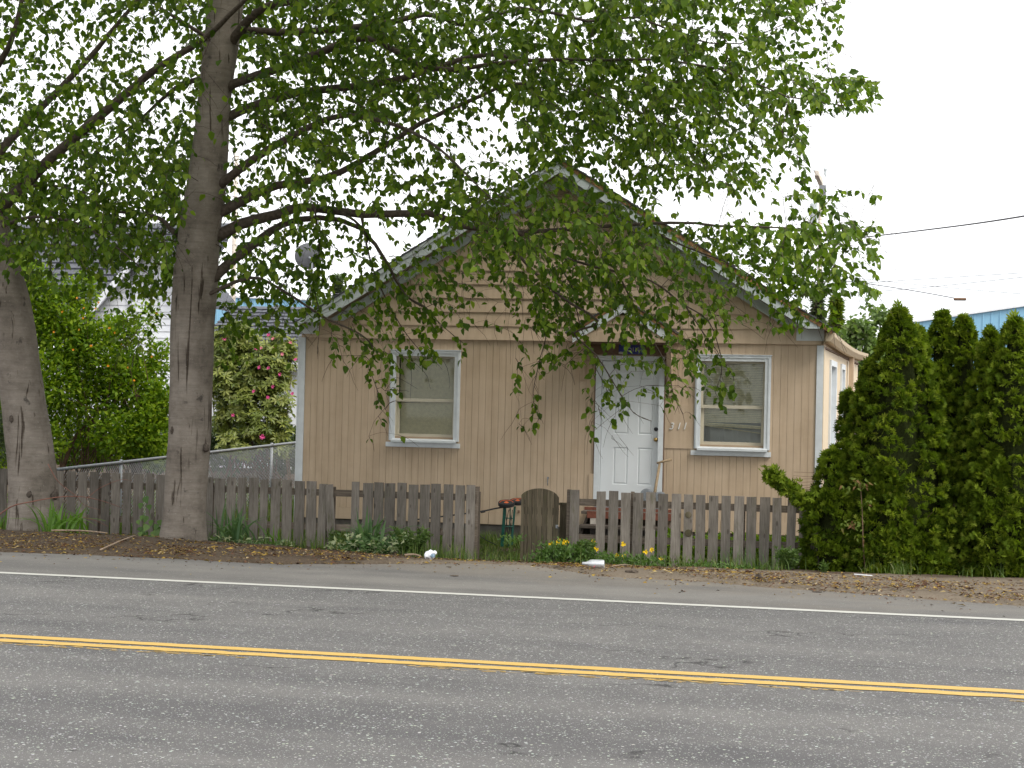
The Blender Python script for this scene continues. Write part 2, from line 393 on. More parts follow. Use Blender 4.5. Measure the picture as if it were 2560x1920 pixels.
    nt.links.new(c, b.inputs['Base Color']); b.inputs['Roughness'].default_value = .9; b.inputs['Specular IOR Level'].default_value = .15
    hs = mixc(nt, .5, cm, ho); bump(nt, b, hs, .7, .015)
    M['scar'] = simple('bark_scar', (.085, .07, .058), .95, .45, 40, bumpy=.4, spec=.1)
    M['bark'] = mt
    M['limb'] = simple('limb_bark', (.085, .068, .054), .9, .4, 24, bumpy=.4, spec=.2)
    M['twig'] = simple('twig_bark', (.06, .042, .032), .8, .3, 20, spec=.2)
    M['stem'] = simple('shrub_stem', (.13, .085, .055), .85, .4, 18, spec=.2)
    M['cane'] = simple('red_cane', (.2, .085, .06), .6, .3, 15)
    M['leaf'] = leafmat('poplar_leaf', [(0, (.036, .076, .006)), (.5, (.078, .142, .010)), (.88, (.15, .225, .018)), (1, (.21, .28, .04))], .45, .5, .2)
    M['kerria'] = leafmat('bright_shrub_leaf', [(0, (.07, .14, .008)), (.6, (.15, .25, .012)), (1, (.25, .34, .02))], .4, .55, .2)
    M['rhodo'] = leafmat('rhododendron_leaf', [(0, (.075, .11, .02)), (.5, (.145, .185, .038)), (1, (.24, .26, .06))], .25, .4)
    M['thuja'] = leafmat('cedar_hedge_spray', [(0, (.046, .082, .006)), (.5, (.108, .165, .011)), (.92, (.19, .25, .022)), (1, (.23, .27, .04))], .38, .7, .12)
    M['thuja_core'] = simple('cedar_shade_core', (.020, .026, .008), 1.0, .5, 30, spec=.05)  # near-black, for the shade inside the cedar crowns
    M['bgleaf'] = leafmat('far_tree_leaf', [(0, (.07, .12, .03)), (.6, (.12, .19, .05)), (1, (.2, .27, .09))], .4)
    M['conifer'] = leafmat('conifer_needles', [(0, (.035, .06, .025)), (1, (.085, .12, .045))], .2, .6)
    M['grass'] = leafmat('grass_blade', [(0, (.05, .09, .015)), (.6, (.10, .17, .03)), (1, (.2, .22, .07))], .35)
    M['strap'] = leafmat('strap_leaf', [(0, (.075, .17, .02)), (1, (.14, .26, .035))], .4, .35)
    M['iris'] = leafmat('iris_leaf', [(0, (.065, .13, .055)), (1, (.13, .22, .085))], .35, .4)
    M['weed'] = leafmat('weed_leaf', [(0, (.05, .11, .02)), (.7, (.09, .17, .03)), (1, (.13, .21, .06))], .35)
    M['fern'] = leafmat('feathery_weed', [(0, (.07, .13, .03)), (1, (.13, .2, .05))], .4)
    M['varieg'] = leafmat('variegated_leaf', [(0, (.06, .13, .03)), (.55, (.11, .19, .06)), (.6, (.33, .38, .2)), (1, (.42, .46, .28))], .3)
    M['petal'] = simple('yellow_petal', (.80, .56, .008), .5, .15, 40)
    M['pink'] = simple('pink_petal', (.55, .07, .23), .5, .3, 40)
    M['palepink'] = simple('pale_pink_petal', (.62, .22, .26), .5, .2, 40)
    M['gold'] = simple('golden_petal', (.7, .3, .01), .5, .2, 40)
    M['debris'] = leafmat('fallen_bits', [(0, (.05, .026, .016)), (.55, (.12, .062, .038)), (.62, (.24, .15, .03)), (.9, (.30, .21, .05)), (1, (.36, .30, .2))], .05, .8, .1)
    M['stick'] = simple('dry_stick', (.28, .21, .15), .9, .3, 30)
    M['alu'] = simple('brushed_aluminium', (.58, .60, .63), .35, .08, 30, metal=.6)
    M['paper'] = simple('white_wrapper', (.78, .8, .84), .5, .08, 25)
    M['bluegrey'] = simple('blue_grey_print', (.18, .27, .36), .5, .15, 20)
    M['redprint'] = simple('red_print', (.55, .04, .08), .5, .1, 20)
    M['siding_white'] = simple('white_clapboard', (.74, .76, .80), .55, .06, 5)
    M['roof_far'] = simple('grey_roof_shingle', (.085, .09, .105), .9, .35, 18)
    M['blue_metal'] = simple('blue_metal_siding', (.23, .45, .62), .5, .06, 2)
    M['pole'] = simple('weathered_pole', (.62, .56, .49), .9, .25, 8)
    M['can'] = simple('transformer_grey', (.5, .55, .57), .5, .08, 5)
    M['wire'] = simple('wire_black', (.03, .03, .035), .6, .2)
    M['wire_far'] = simple('wire_grey', (.12, .12, .14), .6, .2)
    M['dish'] = simple('dish_grey', (.15, .155, .165), .6, .15, 12)  # grey darkened: the dish's backlit tone is put into the colour
build_materials()
# ================================================================== GROUND, ROAD
FY, HY = 20.0, 23.3                        # fence line and house front
EDGE = [onZ(u, v, 0) for u, v in [(0, 1377), (200, 1383), (400, 1393), (700, 1408), (1000, 1407), (1170, 1406), (1320, 1410), (1500, 1437), (1800, 1455), (2100, 1478), (2560, 1512)]]
EX = np.array([-60, -20] + [p[0] for p in EDGE] + [6, 60]); EYY = np.array([15.4, 15.4] + [p[1] for p in EDGE] + [14.6, 14.6])
def y_edge(x): return np.interp(x, EX, EYY)
def gz(x, y):
    x, y = np.asarray(x, float), np.asarray(y, float)
    zf = np.interp(x, [-12, -9.6, -6.8, -4.45, -3.6, -.2, 3], [-.2, -.21, -.235, -.335, -.335, -.285, -.25])
    a = np.interp(x, [-20, -8.2, -7.2, -4.6, 5], [17.8, 17.8, 17.0, 16.3, 15.7])
    t = np.clip((y - a) / (FY - a), 0, 1); s = np.clip((y - FY) / 1.5, 0, 1)
    z = t * zf + s * (-.37 - zf)
    z = z + np.clip((y - 24) / 12, 0, 1) * np.clip((-8.5 - x) / 3, 0, 1) * .55         # the neighbouring lot lies higher
    return z
def gzf(x, y): return float(gz(x, y))

def build_ground():
    xs = np.concatenate([[-900, -300, -100, -50, -30, -20], np.arange(-15, 6.01, .15), [8, 12, 20, 40, 100, 300, 900]])
    ys = np.concatenate([[-300, -100, -30, 0, 8, 12, 14.0], np.arange(14.6, 21.6, .12), np.arange(22, 40, 1.0), [45, 60, 90, 150, 300, 600, 1500]])
    X, Y = np.meshgrid(xs, ys); Z = gz(X, Y)
    j = np.array([[mnoise.noise((x * 1.7, y * 1.7, 3)) * .025 + mnoise.noise((x * 6, y * 6, 9)) * .012 for x in xs] for y in ys])
    near = (Y > 15.0) & (Y < 40) & (np.abs(X) < 22)
    below = Y <= y_edge(X) + .02
    Z = np.where(near & ~below, Z + j + .008, Z); Z = np.where(below, Z - .05, Z)
    V = np.stack([X, Y, Z], -1).reshape(-1, 3); n = len(xs)
    idx = np.arange(len(xs) * len(ys)).reshape(len(ys), n)
    F = np.stack([idx[:-1, :-1], idx[:-1, 1:], idx[1:, 1:], idx[1:, :-1]], -1).reshape(-1, 4)
    tag(np_mesh('ground', V, F, M['soil'], smooth=True), 'brown mulchy soil with fallen catkins between the road and the fence', kind='structure')
    # asphalt
    mb = MB(); L = 200
    mb.add([(-L, 2.2, 0), (L, 2.2, 0), (L, 13.47, 0), (-L, 13.47, 0)], [(0, 1, 2, 3)])
    rd = tag(mb.build('road', M['asphalt']), 'grey two-lane asphalt road with speckled worn aggregate', kind='structure')
    mb = MB(); xx = np.concatenate([[-200, -60, -20], np.arange(-12, 6.01, .06), [20, 60, 200]])
    vs = []; fs = []
    for i, x in enumerate(xx):
        e = float(y_edge(x)) + .10 * mnoise.noise((x * 1.3, 0, 0)) + .06 * mnoise.noise((x * 7, 5, 0))
        vs += [(x, 13.47, 0.0), (x, e - .25, 0.0), (x, e, -.012), (x, e + .01, -.08)]
        if i: b = 4 * i; fs += [(b - 4, b, b + 1, b - 3), (b - 3, b + 1, b + 2, b - 2), (b - 2, b + 2, b + 3, b - 1)]
    mb.add(vs, fs)
    tag(mb.build('road_shoulder', M['shoulder']), 'smoother dusty asphalt shoulder beyond the white line', kind='structure')
    def stripe(name, mt, ya, yb, z, label, seed, rag=.008):
        mb = MB(); vs = []; fs = []
        xx = np.concatenate([[-200, -60], np.arange(-14, 6, .05), [60, 200]])
        for i, x in enumerate(xx):
            r1 = rag * mnoise.noise((x * 5, seed, 0)) + rag * .6 * mnoise.noise((x * 23, seed, 4)); r2 = rag * mnoise.noise((x * 5, seed + 7, 0)) + rag * mnoise.noise((x * 19, seed + 3, 2))
            vs += [(x, ya + r1, z), (x, yb + r2, z)]
            if i: b = 2 * i; fs.append((b - 2, b, b + 1, b - 1))
        mb.add(vs, fs)
        o = mb.build(name, mt); tag(o, label, kind='structure'); return o
    stripe('white_edge_line', M['white_line'], 13.41, 13.53, .004, 'thin white edge line along the road shoulder', 1, .006)
    stripe('yellow_centre_line', M['yellow_line'], 9.635, 9.75, .004, 'nearer yellow centre line with ragged lower edge', 4, .018)
    stripe('yellow_centre_line', M['yellow_line'], 9.82, 9.94, .004, 'farther yellow centre line of the double stripe', 9, .008)
    stripe('white_edge_line', M['white_line'], 5.9, 6.02, .004, 'white edge line on the near side of the road', 12, .006)
    # old paint crumbs under the double stripe
    mb = MB()
    for k in range(260):
        x = random.uniform(-5.6, 1.4)
        if mnoise.noise((x * .8, 2, 0)) < -.05: continue
        y = 9.56 + random.uniform(-.03, .05); w = random.uniform(.02, .11); h = random.uniform(.006, .018)
        mb.add([(x, y, .003), (x + w, y + .003, .003), (x + w * .9, y + h, .003), (x + .01, y + h, .003)], [(0, 1, 2, 3)])
    tag(mb.build('road_paint_flecks', M['yellow_line']), 'ragged flecks of older yellow paint below the double stripe', kind='stuff')
build_ground()

# ================================================================== HOUSE
HX0, HX1 = -7.93, 0.09
RIDGE_X, RIDGE_Z, SLOPE = -3.85, 5.46, .618
VERGE_Y = 23.0
def roof_z(x): return RIDGE_Z - SLOPE * abs(x - RIDGE_X)
house = empty('house', (-3.9, HY, -.37), 'single-storey tan gabled house with white door and white window trim', 'house')
SB = np.array([HX1, HY])                                                   # side wall: from the right corner backwards
far = onY(2143, 1000, 30.2); SD = np.array([far[0], far[1]]) - SB; SLEN = float(np.linalg.norm(SD)); SD /= SLEN; SN = np.array([SD[1], -SD[0]])
def side(t, out, z):
    q = SB + SD * t + SN * out; return (float(q[0]), float(q[1]), float(z))
def side_px(u, v):
    d = ray(u, v)
    A = np.array([[d[0], -SD[0]], [d[1], -SD[1]]]); s, t = np.linalg.solve(A, SB)
    return float(t), float(EYE + s * d[2])
def side_box(mb, t0, t1, o0, o1, z0, z1, mi=0):
    v = [side(t0, o0, z0), side(t0, o1, z0), side(t1, o1, z0), side(t1, o0, z0), side(t0, o0, z1), side(t0, o1, z1), side(t1, o1, z1), side(t1, o0, z1)]
    return mb.hexa(v, mi)

def glyph(name, cu, mat):
    """a character as real mesh"""
    tmp = bpy.data.objects.new(name, cu); COL.objects.link(tmp)
    bpy.context.view_layer.update()
    me = bpy.data.meshes.new_from_object(tmp.evaluated_get(bpy.context.evaluated_depsgraph_get()))
    bpy.data.objects.remove(tmp); bpy.data.curves.remove(cu)
    me.name = name; me.materials.clear(); me.materials.append(mat)
    o = bpy.data.objects.new(name, me); COL.objects.link(o); return o
WIN = [(-6.455, -5.35, 1.045, 2.535), (-1.765, -.655, 1.045, 2.535)]        # casing outlines x0,x1,z(apron bottom),z(top)
DOOR = (-3.255, -2.225, .25, 2.50)
def cut(intervals, a, b):
    out = []
    for p, q in intervals:
        if b <= p or a >= q: out.append((p, q)); continue
        if a > p: out.append((p, a))
        if b < q: out.append((b, q))
    return out
def build_house():
    T = M['tan']
    openings = [(w[0] + .07, w[1] - .07, w[2] + .16, w[3] - .07) for w in WIN] + [(DOOR[0] + .06, DOOR[1] - .06, -.1, DOOR[3] - .06)]
    # sheathing behind the boards
    xs = sorted({HX0 + .03, HX1 - .03} | {o[0] for o in openings} | {o[1] for o in openings})
    mb = MB()
    for a, b in zip(xs[:-1], xs[1:]):
        iv = [(-.1, 2.75)]
        for o in openings:
            if a >= o[0] - 1e-6 and b <= o[1] + 1e-6: iv = cut(iv, o[2], o[3])
        for z0, z1 in iv: mb.box(a, b, HY + .019, HY + .12, z0, z1)
    g = [(HX0 + .03, 2.75), (HX1 - .03, 2.75), (HX1 - .03, roof_z(HX1) - .25), (RIDGE_X, RIDGE_Z - .16), (HX0 + .03, roof_z(HX0) - .25)]
    mb.prism(g, HY + .02, HY + .12)
    mb.box(HX0 + .03, HX1 - .03, HY + 3.0, HY + 3.1, -.1, 2.75)              # inner partition
    mb.build('wall', M['groove'], house)
    # left and back walls
    mb = MB(); mb.box(HX0 + .03, HX0 + .13, HY + .12, 30.2, -.4, 2.9); mb.box(HX0 + .13, far[0] - .1, 30.1, 30.2, -.4, 2.9)
    mb.build('rear_wall', T, house)
    # grooved boards (each board of the panelling)
    n = 76; x0, x1 = HX0 + .09, HX1 - .09; w = (x1 - x0) / n
    holes = [(a - .0, b + .0, c, d) for a, b, c, d in [(w_[0] + .02, w_[1] - .02, w_[2] + .02, w_[3] - .02) for w_ in WIN]] + [(DOOR[0] + .02, DOOR[1] - .02, -.1, DOOR[3] - .02)]
    for k in range(n):
        a, b = x0 + k * w + .0019, x0 + (k + 1) * w - .0019
        segs = [(a, b)]
        for h in holes:
            ns = []
            for p, q in segs:
                cs = [p] + [c for c in (h[0], h[1]) if p < c < q] + [q]
                ns += list(zip(cs[:-1], cs[1:]))
            segs = ns
        for p, q in segs:
            iv = [(.085, 2.74)]
            for h in holes:
                if p >= h[0] - 1e-6 and q <= h[1] + 1e-6: iv = cut(iv, h[2], h[3])
            for z0, z1 in iv:
                if z1 - z0 > .01: MB().box(p, q, HY, HY + .018, z0, z1).build('siding_board', T, house)
    # skirting panels below the boards
    edges = [HX0 + .03, -6.7, -5.45, -4.86, -3.72, DOOR[0] + .0]
    for a, b in zip(edges[:-1], edges[1:]):
        MB().box(a + .003, b - .003, HY - .008, HY + .017, -.095, .083).build('skirt_panel', T, house)
    edges = [DOOR[1], -1.35, -.55, HX1 - .03]
    for a, b in zip(edges[:-1], edges[1:]):
        MB().box(a + .003, b - .003, HY - .008, HY + .017, -.095, .083).build('skirt_panel', T, house)
    MB().box(HX0 + .1, HX1 - .1, HY + .06, HY + .2, -.6, -.1).build('foundation', M['concrete'], house)
    # lap boards in the gable
    z = 2.71; ex = .212; k = 0
    while z < RIDGE_Z - .25:
        z1 = min(z + ex + .012, RIDGE_Z - .15)
        def xl(zz, off=.10): return RIDGE_X - max(.02, (RIDGE_Z - off - zz) / SLOPE)
        l0, l1 = max(xl(z), HX0 + .0), max(xl(z1), HX0 + .0); r0, r1 = min(2 * RIDGE_X - xl(z), HX1), min(2 * RIDGE_X - xl(z1), HX1)
        if k == 0: r0 = r1 = HX1 - .03; l0 = l1 = HX0 + .03
        cuts = [0, 1]
        if k in (0, 2, 5, 6): cuts = [0, random.choice([.22, .78, .62]) if k else .905, 1]
        for ca, cb in zip(cuts[:-1], cuts[1:]):
            A0, B0 = l0 + (r0 - l0) * ca, l0 + (r0 - l0) * cb; A1, B1 = l1 + (r1 - l1) * ca, l1 + (r1 - l1) * cb
            if cb < 1: B0 -= .004; B1 -= .004
            p = HY - .030 if k else HY - .036; q = HY - .006 if k else HY - .010
            mb = MB().hexa([(A0, p, z), (B0, p, z), (B0, HY + .019, z), (A0, HY + .019, z), (A1, q, z1), (B1, q, z1), (B1, HY + .019, z1), (A1, HY + .019, z1)])
            mb.build('lap_board', T, house)
        z += ex; k += 1
    # gable vent
    v = MB(); vx0, vx1, vz0, vz1 = -4.06, -3.70, 4.84, 5.04
    v.box(vx0 - .03, vx1 + .03, HY - .05, HY - .03, vz0 - .03, vz0); v.box(vx0 - .03, vx1 + .03, HY - .05, HY - .03, vz1, vz1 + .03)
    v.box(vx0 - .03, vx0, HY - .05, HY - .03, vz0, vz1); v.box(vx1, vx1 + .03, HY - .05, HY - .03, vz0, vz1)
    for i in range(5):
        zz = vz0 + .02 + i * .038; v.hexa([(vx0, HY - .052, zz), (vx1, HY - .052, zz), (vx1, HY - .047, zz + .006), (vx0, HY - .047, zz + .006), (vx0, HY - .034, zz + .022), (vx1, HY - .034, zz + .022), (vx1, HY - .03, zz + .028), (vx0, HY - .03, zz + .028)])
    v.build('gable_vent', T, house)
    # corner boards, frieze ends
    MB().box(HX0, HX0 + .088, HY - .022, HY + .002, -.18, 2.73).box(HX0 - .03, HX0 - .002, HY - .018, HY + .08, -.25, 2.73).build('corner_board', M['white'], house)
    MB().box(HX1 - .088, HX1 + .01, HY - .022, HY + .002, -.12, 2.70).build('corner_board', M['white'], house)
    mb = MB(); side_box(mb, .004, .06, .0, .022, -.12, 2.70); mb.build('corner_board', M['tan_sunlit'], house)
    MB().box(-.30, HX1 + .012, HY - .045, HY - .01, 2.765, 2.955).build('frieze_end', M['white'], house)
    MB().box(HX0 - .012, HX0 + .30, HY - .045, HY - .01, 2.765, 2.955).build('frieze_end', M['white'], house)
    # roof: two slopes with courses of shingles
    over = 4.07
    for sg in (-1, 1):
        def P(d, y, up): return (RIDGE_X + sg * d, y, RIDGE_Z - SLOPE * d + up)
        xb = 30.4
        mb = MB().hexa([P(0, VERGE_Y, -.075), P(over, VERGE_Y, -.075), P(over, xb, -.075), P(0, xb, -.075), P(0, VERGE_Y, -.03), P(over, VERGE_Y, -.03), P(over, xb, -.03), P(0, xb, -.03)] if sg > 0 else
                       [P(over, VERGE_Y, -.075), P(0, VERGE_Y, -.075), P(0, xb, -.075), P(over, xb, -.075), P(over, VERGE_Y, -.03), P(0, VERGE_Y, -.03), P(0, xb, -.03), P(over, xb, -.03)])
        roof = mb.build('roof', M['soffit'], house)
        nc = 31; e = over / nc
        for c in range(nc):
            d0, d1 = c * e, (c + 1) * e + .03
            w0 = VERGE_Y - .03 + random.uniform(-.012, .012)
            q = [P(d0, w0, -.026), P(d1, w0, -.022), P(d1, xb, -.022), P(d0, xb, -.026), P(d0, w0, -.012), P(d1, w0, .004), P(d1, xb, .004), P(d0, xb, -.012)]
            if sg < 0: q = [q[1], q[0], q[3], q[2], q[5], q[4], q[7], q[6]]
            MB().hexa(q).build('shingle_course', M['shingle'], roof)
        # verge: flashing, barge boards
        def band(y0, y1, up0, up1, d0, d1, name, mt):
            q = [P(d0, y0, up0), P(d1, y0, up0), P(d1, y1, up0), P(d0, y1, up0), P(d0, y0, up1), P(d1, y0, up1), P(d1, y1, up1), P(d0, y1, up1)]
            if sg < 0: q = [q[1], q[0], q[3], q[2], q[5], q[4], q[7], q[6]]
            MB().hexa(q).build(name, mt, house)
        band(VERGE_Y - .018, VERGE_Y + .03, -.10, -.032, .0, over - .02, 'verge_flashing', M['rust'] if sg > 0 else M['greyboard'])
        def cutband(y0, y1, u0, u1, zc, name, mt):           # a barge board sawn off level at its foot
            d0, d1 = (RIDGE_Z + u0 - zc) / SLOPE, (RIDGE_Z + u1 - zc) / SLOPE
            q = [P(0, y0, u0), P(d0, y0, u0), P(d0, y1, u0), P(0, y1, u0), P(0, y0, u1), P(d1, y0, u1), P(d1, y1, u1), P(0, y1, u1)]
            if sg < 0: q = [q[1], q[0], q[3], q[2], q[5], q[4], q[7], q[6]]
            MB().hexa(q).build(name, mt, house)
        cutband(VERGE_Y - .004, VERGE_Y + .026, -.245, -.102, 2.93, 'barge_board', M['greyboard'])
        cutband(HY - .085, HY - .05, -.40, -.25, 2.975, 'barge_board', M['greyboard'])
        band(VERGE_Y + .027, HY - .05, -.135, -.103, .0, over - .30, 'verge_soffit', M['greyboard'])
    MB().hexa([(RIDGE_X - .14, VERGE_Y - .035, RIDGE_Z - .085), (RIDGE_X + .14, VERGE_Y - .035, RIDGE_Z - .085), (RIDGE_X + .14, 30.42, RIDGE_Z - .085), (RIDGE_X - .14, 30.42, RIDGE_Z - .085),
               (RIDGE_X - .01, VERGE_Y - .035, RIDGE_Z + .02), (RIDGE_X + .01, VERGE_Y - .035, RIDGE_Z + .02), (RIDGE_X + .01, 30.42, RIDGE_Z + .02), (RIDGE_X - .01, 30.42, RIDGE_Z + .02)]).build('ridge_cap', M['shingle'], house)
    # windows
    for wi, (x0, x1, za, zt) in enumerate(WIN):
        W = M['white']; c = .088
        win = MB().box(x0, x0 + c, HY - .034, HY, za + .10, zt - c).box(x1 - c, x1, HY - .034, HY, za + .10, zt - c).box(x0, x1, HY - .034, HY, zt - c, zt) \
            .box(x0 + .02, x0 + .038, HY - .046, HY - .034, za + .10, zt - .02).box(x1 - .038, x1 - .02, HY - .046, HY - .034, za + .10, zt - .02).box(x0 + .038, x1 - .038, HY - .046, HY - .034, zt - .038, zt - .02) \
            .box(x0 - .012, x1 + .012, HY - .05, HY, zt, zt + .012).build('window', W, house)
        MB().box(x0 - .045, x1 + .02, HY - .04, HY - .001, za, za + .072).build('apron', W, win)
        MB().hexa([(x0 + .05, HY - .10, za + .075), (x1 - .03, HY - .10, za + .075), (x1 - .06, HY + .12, za + .10), (x0 + .06, HY + .12, za + .10),
                   (x0 + .05, HY - .10, za + .108), (x1 - .03, HY - .10, za + .108), (x1 - .06, HY + .12, za + .15), (x0 + .06, HY + .12, za + .15)]).build('sill', W, win)
        ix0, ix1, iz0, iz1 = x0 + c, x1 - c, za + .135, zt - c
        MB().box(ix0 - .02, ix0, HY + .001, HY + .15, iz0, iz1).box(ix1, ix1 + .02, HY + .001, HY + .15, iz0, iz1).box(ix0 - .02, ix1 + .02, HY + .001, HY + .15, iz1, iz1 + .02).build('jamb', M['vinyl'], win)
        zm = iz0 + (iz1 - iz0) * .47
        def sash(a, b, z0, z1, y, t, tb):
            f = MB().box(a, a + t, y, y + .035, z0, z1).box(b - t, b, y, y + .035, z0, z1).box(a + t, b - t, y, y + .035, z0, z0 + tb).box(a + t, b - t, y, y + .035, z1 - t, z1)
            f.build('sash', M['vinyl'], win)
            MB().add([(a + t - .004, y + .02, z0 + tb - .004), (b - t + .004, y + .02, z0 + tb - .004), (b - t + .004, y + .02, z1 - t + .004), (a + t - .004, y + .02, z1 - t + .004)], [(0, 1, 2, 3)]).build('pane', M['glass'], win)
        sash(ix0 + .001, ix1 - .001, zm - .03, iz1 - .001, HY + .045, .03, .05)
        sash(ix0 + .001, ix1 - .001, iz0 + .02, zm + .015, HY + .085, .045, .05)
        # blind and what hangs behind it
        bl = MB(); zz = iz1 - .04; low = iz0 + .05 if wi == 0 else iz0 + .30; i = 0
        while zz > low:
            sk = 0 if (wi == 0 or zz > low + .05) else .04
            tl = .010
            bl.hexa([(ix0 + .03, HY + .135, zz), (ix1 - .03, HY + .135, zz - sk), (ix1 - .03, HY + .145, zz + .0215 - sk), (ix0 + .03, HY + .145, zz + .0215),
                     (ix0 + .03, HY + .134, zz + .0015), (ix1 - .03, HY + .134, zz + .0015 - sk), (ix1 - .03, HY + .144, zz + .023 - sk), (ix0 + .03, HY + .144, zz + .023)])
            zz -= .0235 if wi == 0 else .0255; i += 1
        if wi == 1:
            bl.hexa([(ix0 + .03, HY + .132, low + .005), (ix1 - .03, HY + .132, low - .10), (ix1 - .03, HY + .155, low - .10), (ix0 + .03, HY + .155, low + .005),
                     (ix0 + .03, HY + .132, low + .018), (ix1 - .03, HY + .132, low - .087), (ix1 - .03, HY + .155, low - .087), (ix0 + .03, HY + .155, low + .018)])
        bl.build('blind', M['blind'], win)
        cu = MB()
        def drape(a, b, z0, z1, y):
            nn = 14; vs = []
            for q in range(nn + 1):
                xx = a + (b - a) * q / nn; yy = y + .018 * math.sin(q * 2.1)
                vs += [(xx, yy, z0), (xx, yy, z1)]
            cu.add(vs, [(2 * q, 2 * q + 2, 2 * q + 3, 2 * q + 1) for q in range(nn)])
        if wi == 0:
            drape(ix0 + .12, ix0 + .34, iz0, iz1, HY + .25)
        else:
            drape(ix0 + .0, ix1, iz0, iz0 + .42, HY + .26)
        cu.build('curtain', M['curtain'], win)
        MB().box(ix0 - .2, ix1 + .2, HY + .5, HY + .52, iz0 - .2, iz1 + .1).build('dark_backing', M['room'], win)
    # door with six sunk panels
    x0, x1, z0, z1 = DOOR; W = M['white']
    fr = MB().box(x0, x0 + .085, HY - .03, HY + .10, z0, z1 - .07).box(x1 - .075, x1, HY - .03, HY + .10, z0, z1 - .07).box(x0, x1, HY - .03, HY + .10, z1 - .07, z1) \
        .box(x1, x1 + .02, HY - .012, HY, z0 - .3, z1 - .03, 1).box(x0 - .02, x0, HY - .012, HY, z0 - .3, z1 - .03, 1).build('door_frame', [W, M['soffit']], house)  # dark brown strips put in for the shadow beside the casing
    dx0, dx1, dz0, dz1 = x0 + .09, x1 - .08, z0 + .03, z1 - .075
    yd = HY + .05
    door = MB()
    px = [(1531, 1567), (1592, 1628)]; pz = [(1, 2.28, 2.41), (0, 1.30, 2.05), (0, .49, 1.05)]
    cols = [(onY(a + 2, 1150, yd)[0], onY(b + 2, 1150, yd)[0]) for a, b in px]
    rows = [(2.215, 2.345), (1.16, 1.83) if False else (1.13, 1.80), (.46, .985)]
    rows = [(onY(1550, b, yd)[2], onY(1550, a, yd)[2]) for a, b in [(927, 949), (975, 1085), (1118, 1211)]]
    xb = [dx0] + [c for cc in cols for c in cc] + [dx1]; zb = [dz0] + [c for rr in reversed(rows) for c in rr] + [dz1]
    for i in range(5):
        for j in range(7):
            if i % 2 == 1 and j % 2 == 1: continue
            door.box(xb[i], xb[i + 1], yd, yd + .04, zb[j], zb[j + 1])
    dr = door.build('door', M['white_door'], house)
    for a, b in cols:
        for c, d in rows:
            s = .032
            v = [(a, yd, c), (b, yd, c), (b, yd, d), (a, yd, d), (a + .008, yd + .012, c + .008), (b - .008, yd + .012, c + .008), (b - .008, yd + .012, d - .008), (a + .008, yd + .012, d - .008),
                 (a + s, yd + .003, c + s), (b - s, yd + .003, c + s), (b - s, yd + .003, d - s), (a + s, yd + .003, d - s)]
            f = []
            for k in range(4):
                k2 = (k + 1) % 4; f += [(k, k2, k2 + 4, k + 4), (k + 4, k2 + 4, k2 + 8, k + 8)]
            f.append((8, 9, 10, 11))
            MB().add(v, f).build('door_panel', M['white_door'], dr)
    kx = onY(1640, 1099, yd)
    MB().lathe([(.030, 0), (.030, -.006), (.012, -.012), (.012, -.035), (.027, -.045), (.031, -.060), (.022, -.072), (.004, -.075)], (kx[0], yd, kx[2]), 'Y').build('door_knob', M['brass'], dr, smooth=True)
    kx = onY(1640, 1073, yd)
    MB().lathe([(.030, 0), (.030, -.012), (.022, -.022), (.004, -.024)], (kx[0], yd, kx[2]), 'Y').box(kx[0] - .004, kx[0] + .004, yd - .034, yd - .02, kx[2] - .016, kx[2] + .016).build('deadbolt', M['black'], dr)
    MB().box(x0 + .03, x1 - .03, HY - .09, HY + .1, z0 - .045, z0 - .002).build('threshold', M['galv'], house)
    # plain patches, hook, junction boxes
    a = onY(1660, 1012, HY); b = onY(1733, 1122, HY)
    MB().box(x1 + .022, b[0], HY - .012, HY - .001, b[2], a[2] + .02).build('patch_panel', M['tan'], house)
    a = onY(1473, 1184, HY); b = onY(1491, 1262, HY)
    MB().box(a[0], b[0], HY - .022, HY - .001, .0, a[2]).build('patch_panel', M['tan'], house)
    a = onY(1370, 1197, HY); mb = MB().box(a[0] - .012, a[0] + .012, HY - .02, HY - .001, a[2] - .0, a[2] + .03)
    mb.tube([(a[0], HY - .02, a[2]), (a[0], HY - .035, a[2] - .05), (a[0], HY - .02, a[2] - .10)], .007, 6).build('wall_hook', M['galv'], house)
    a = onY(1297, 1279, HY); MB().box(a[0] - .014, a[0] + .014, HY - .03, HY - .009, a[2] - .02, a[2] + .02).build('outlet_box', M['soffit'], house)
    a = onY(1680, 975, HY); MB().box(a[0] - .045, a[0] + .045, HY - .03, HY - .001, a[2] - .10, a[2] + .10).box(a[0] - .035, a[0] + .035, HY - .036, HY - .03, a[2] - .09, a[2] - .02).build('junction_box', M['tan'], house)
    # house numerals
    for ch, uu, vv in (('3', 1672, 1073), ('1', 1690, 1073), ('1', 1705, 1073)):
        cu = bpy.data.curves.new('numeral', 'FONT'); cu.body = ch; cu.size = .145; cu.extrude = .006; cu.shear = .25
        o = glyph('numeral', cu, M['numeral'])
        p = onY(uu, vv, HY - .02); o.location = (p[0], HY - .02, p[2]); o.rotation_euler = (R2(90), 0, 0); adopt(o, house)
    # --- hood over the door
    hx, hz, hy0 = -2.80, 3.34, 22.72; hs = .62; hw = .83
    def hp(d, y, up): return (hx + d, y, hz - hs * abs(d) + up)
    hood = None
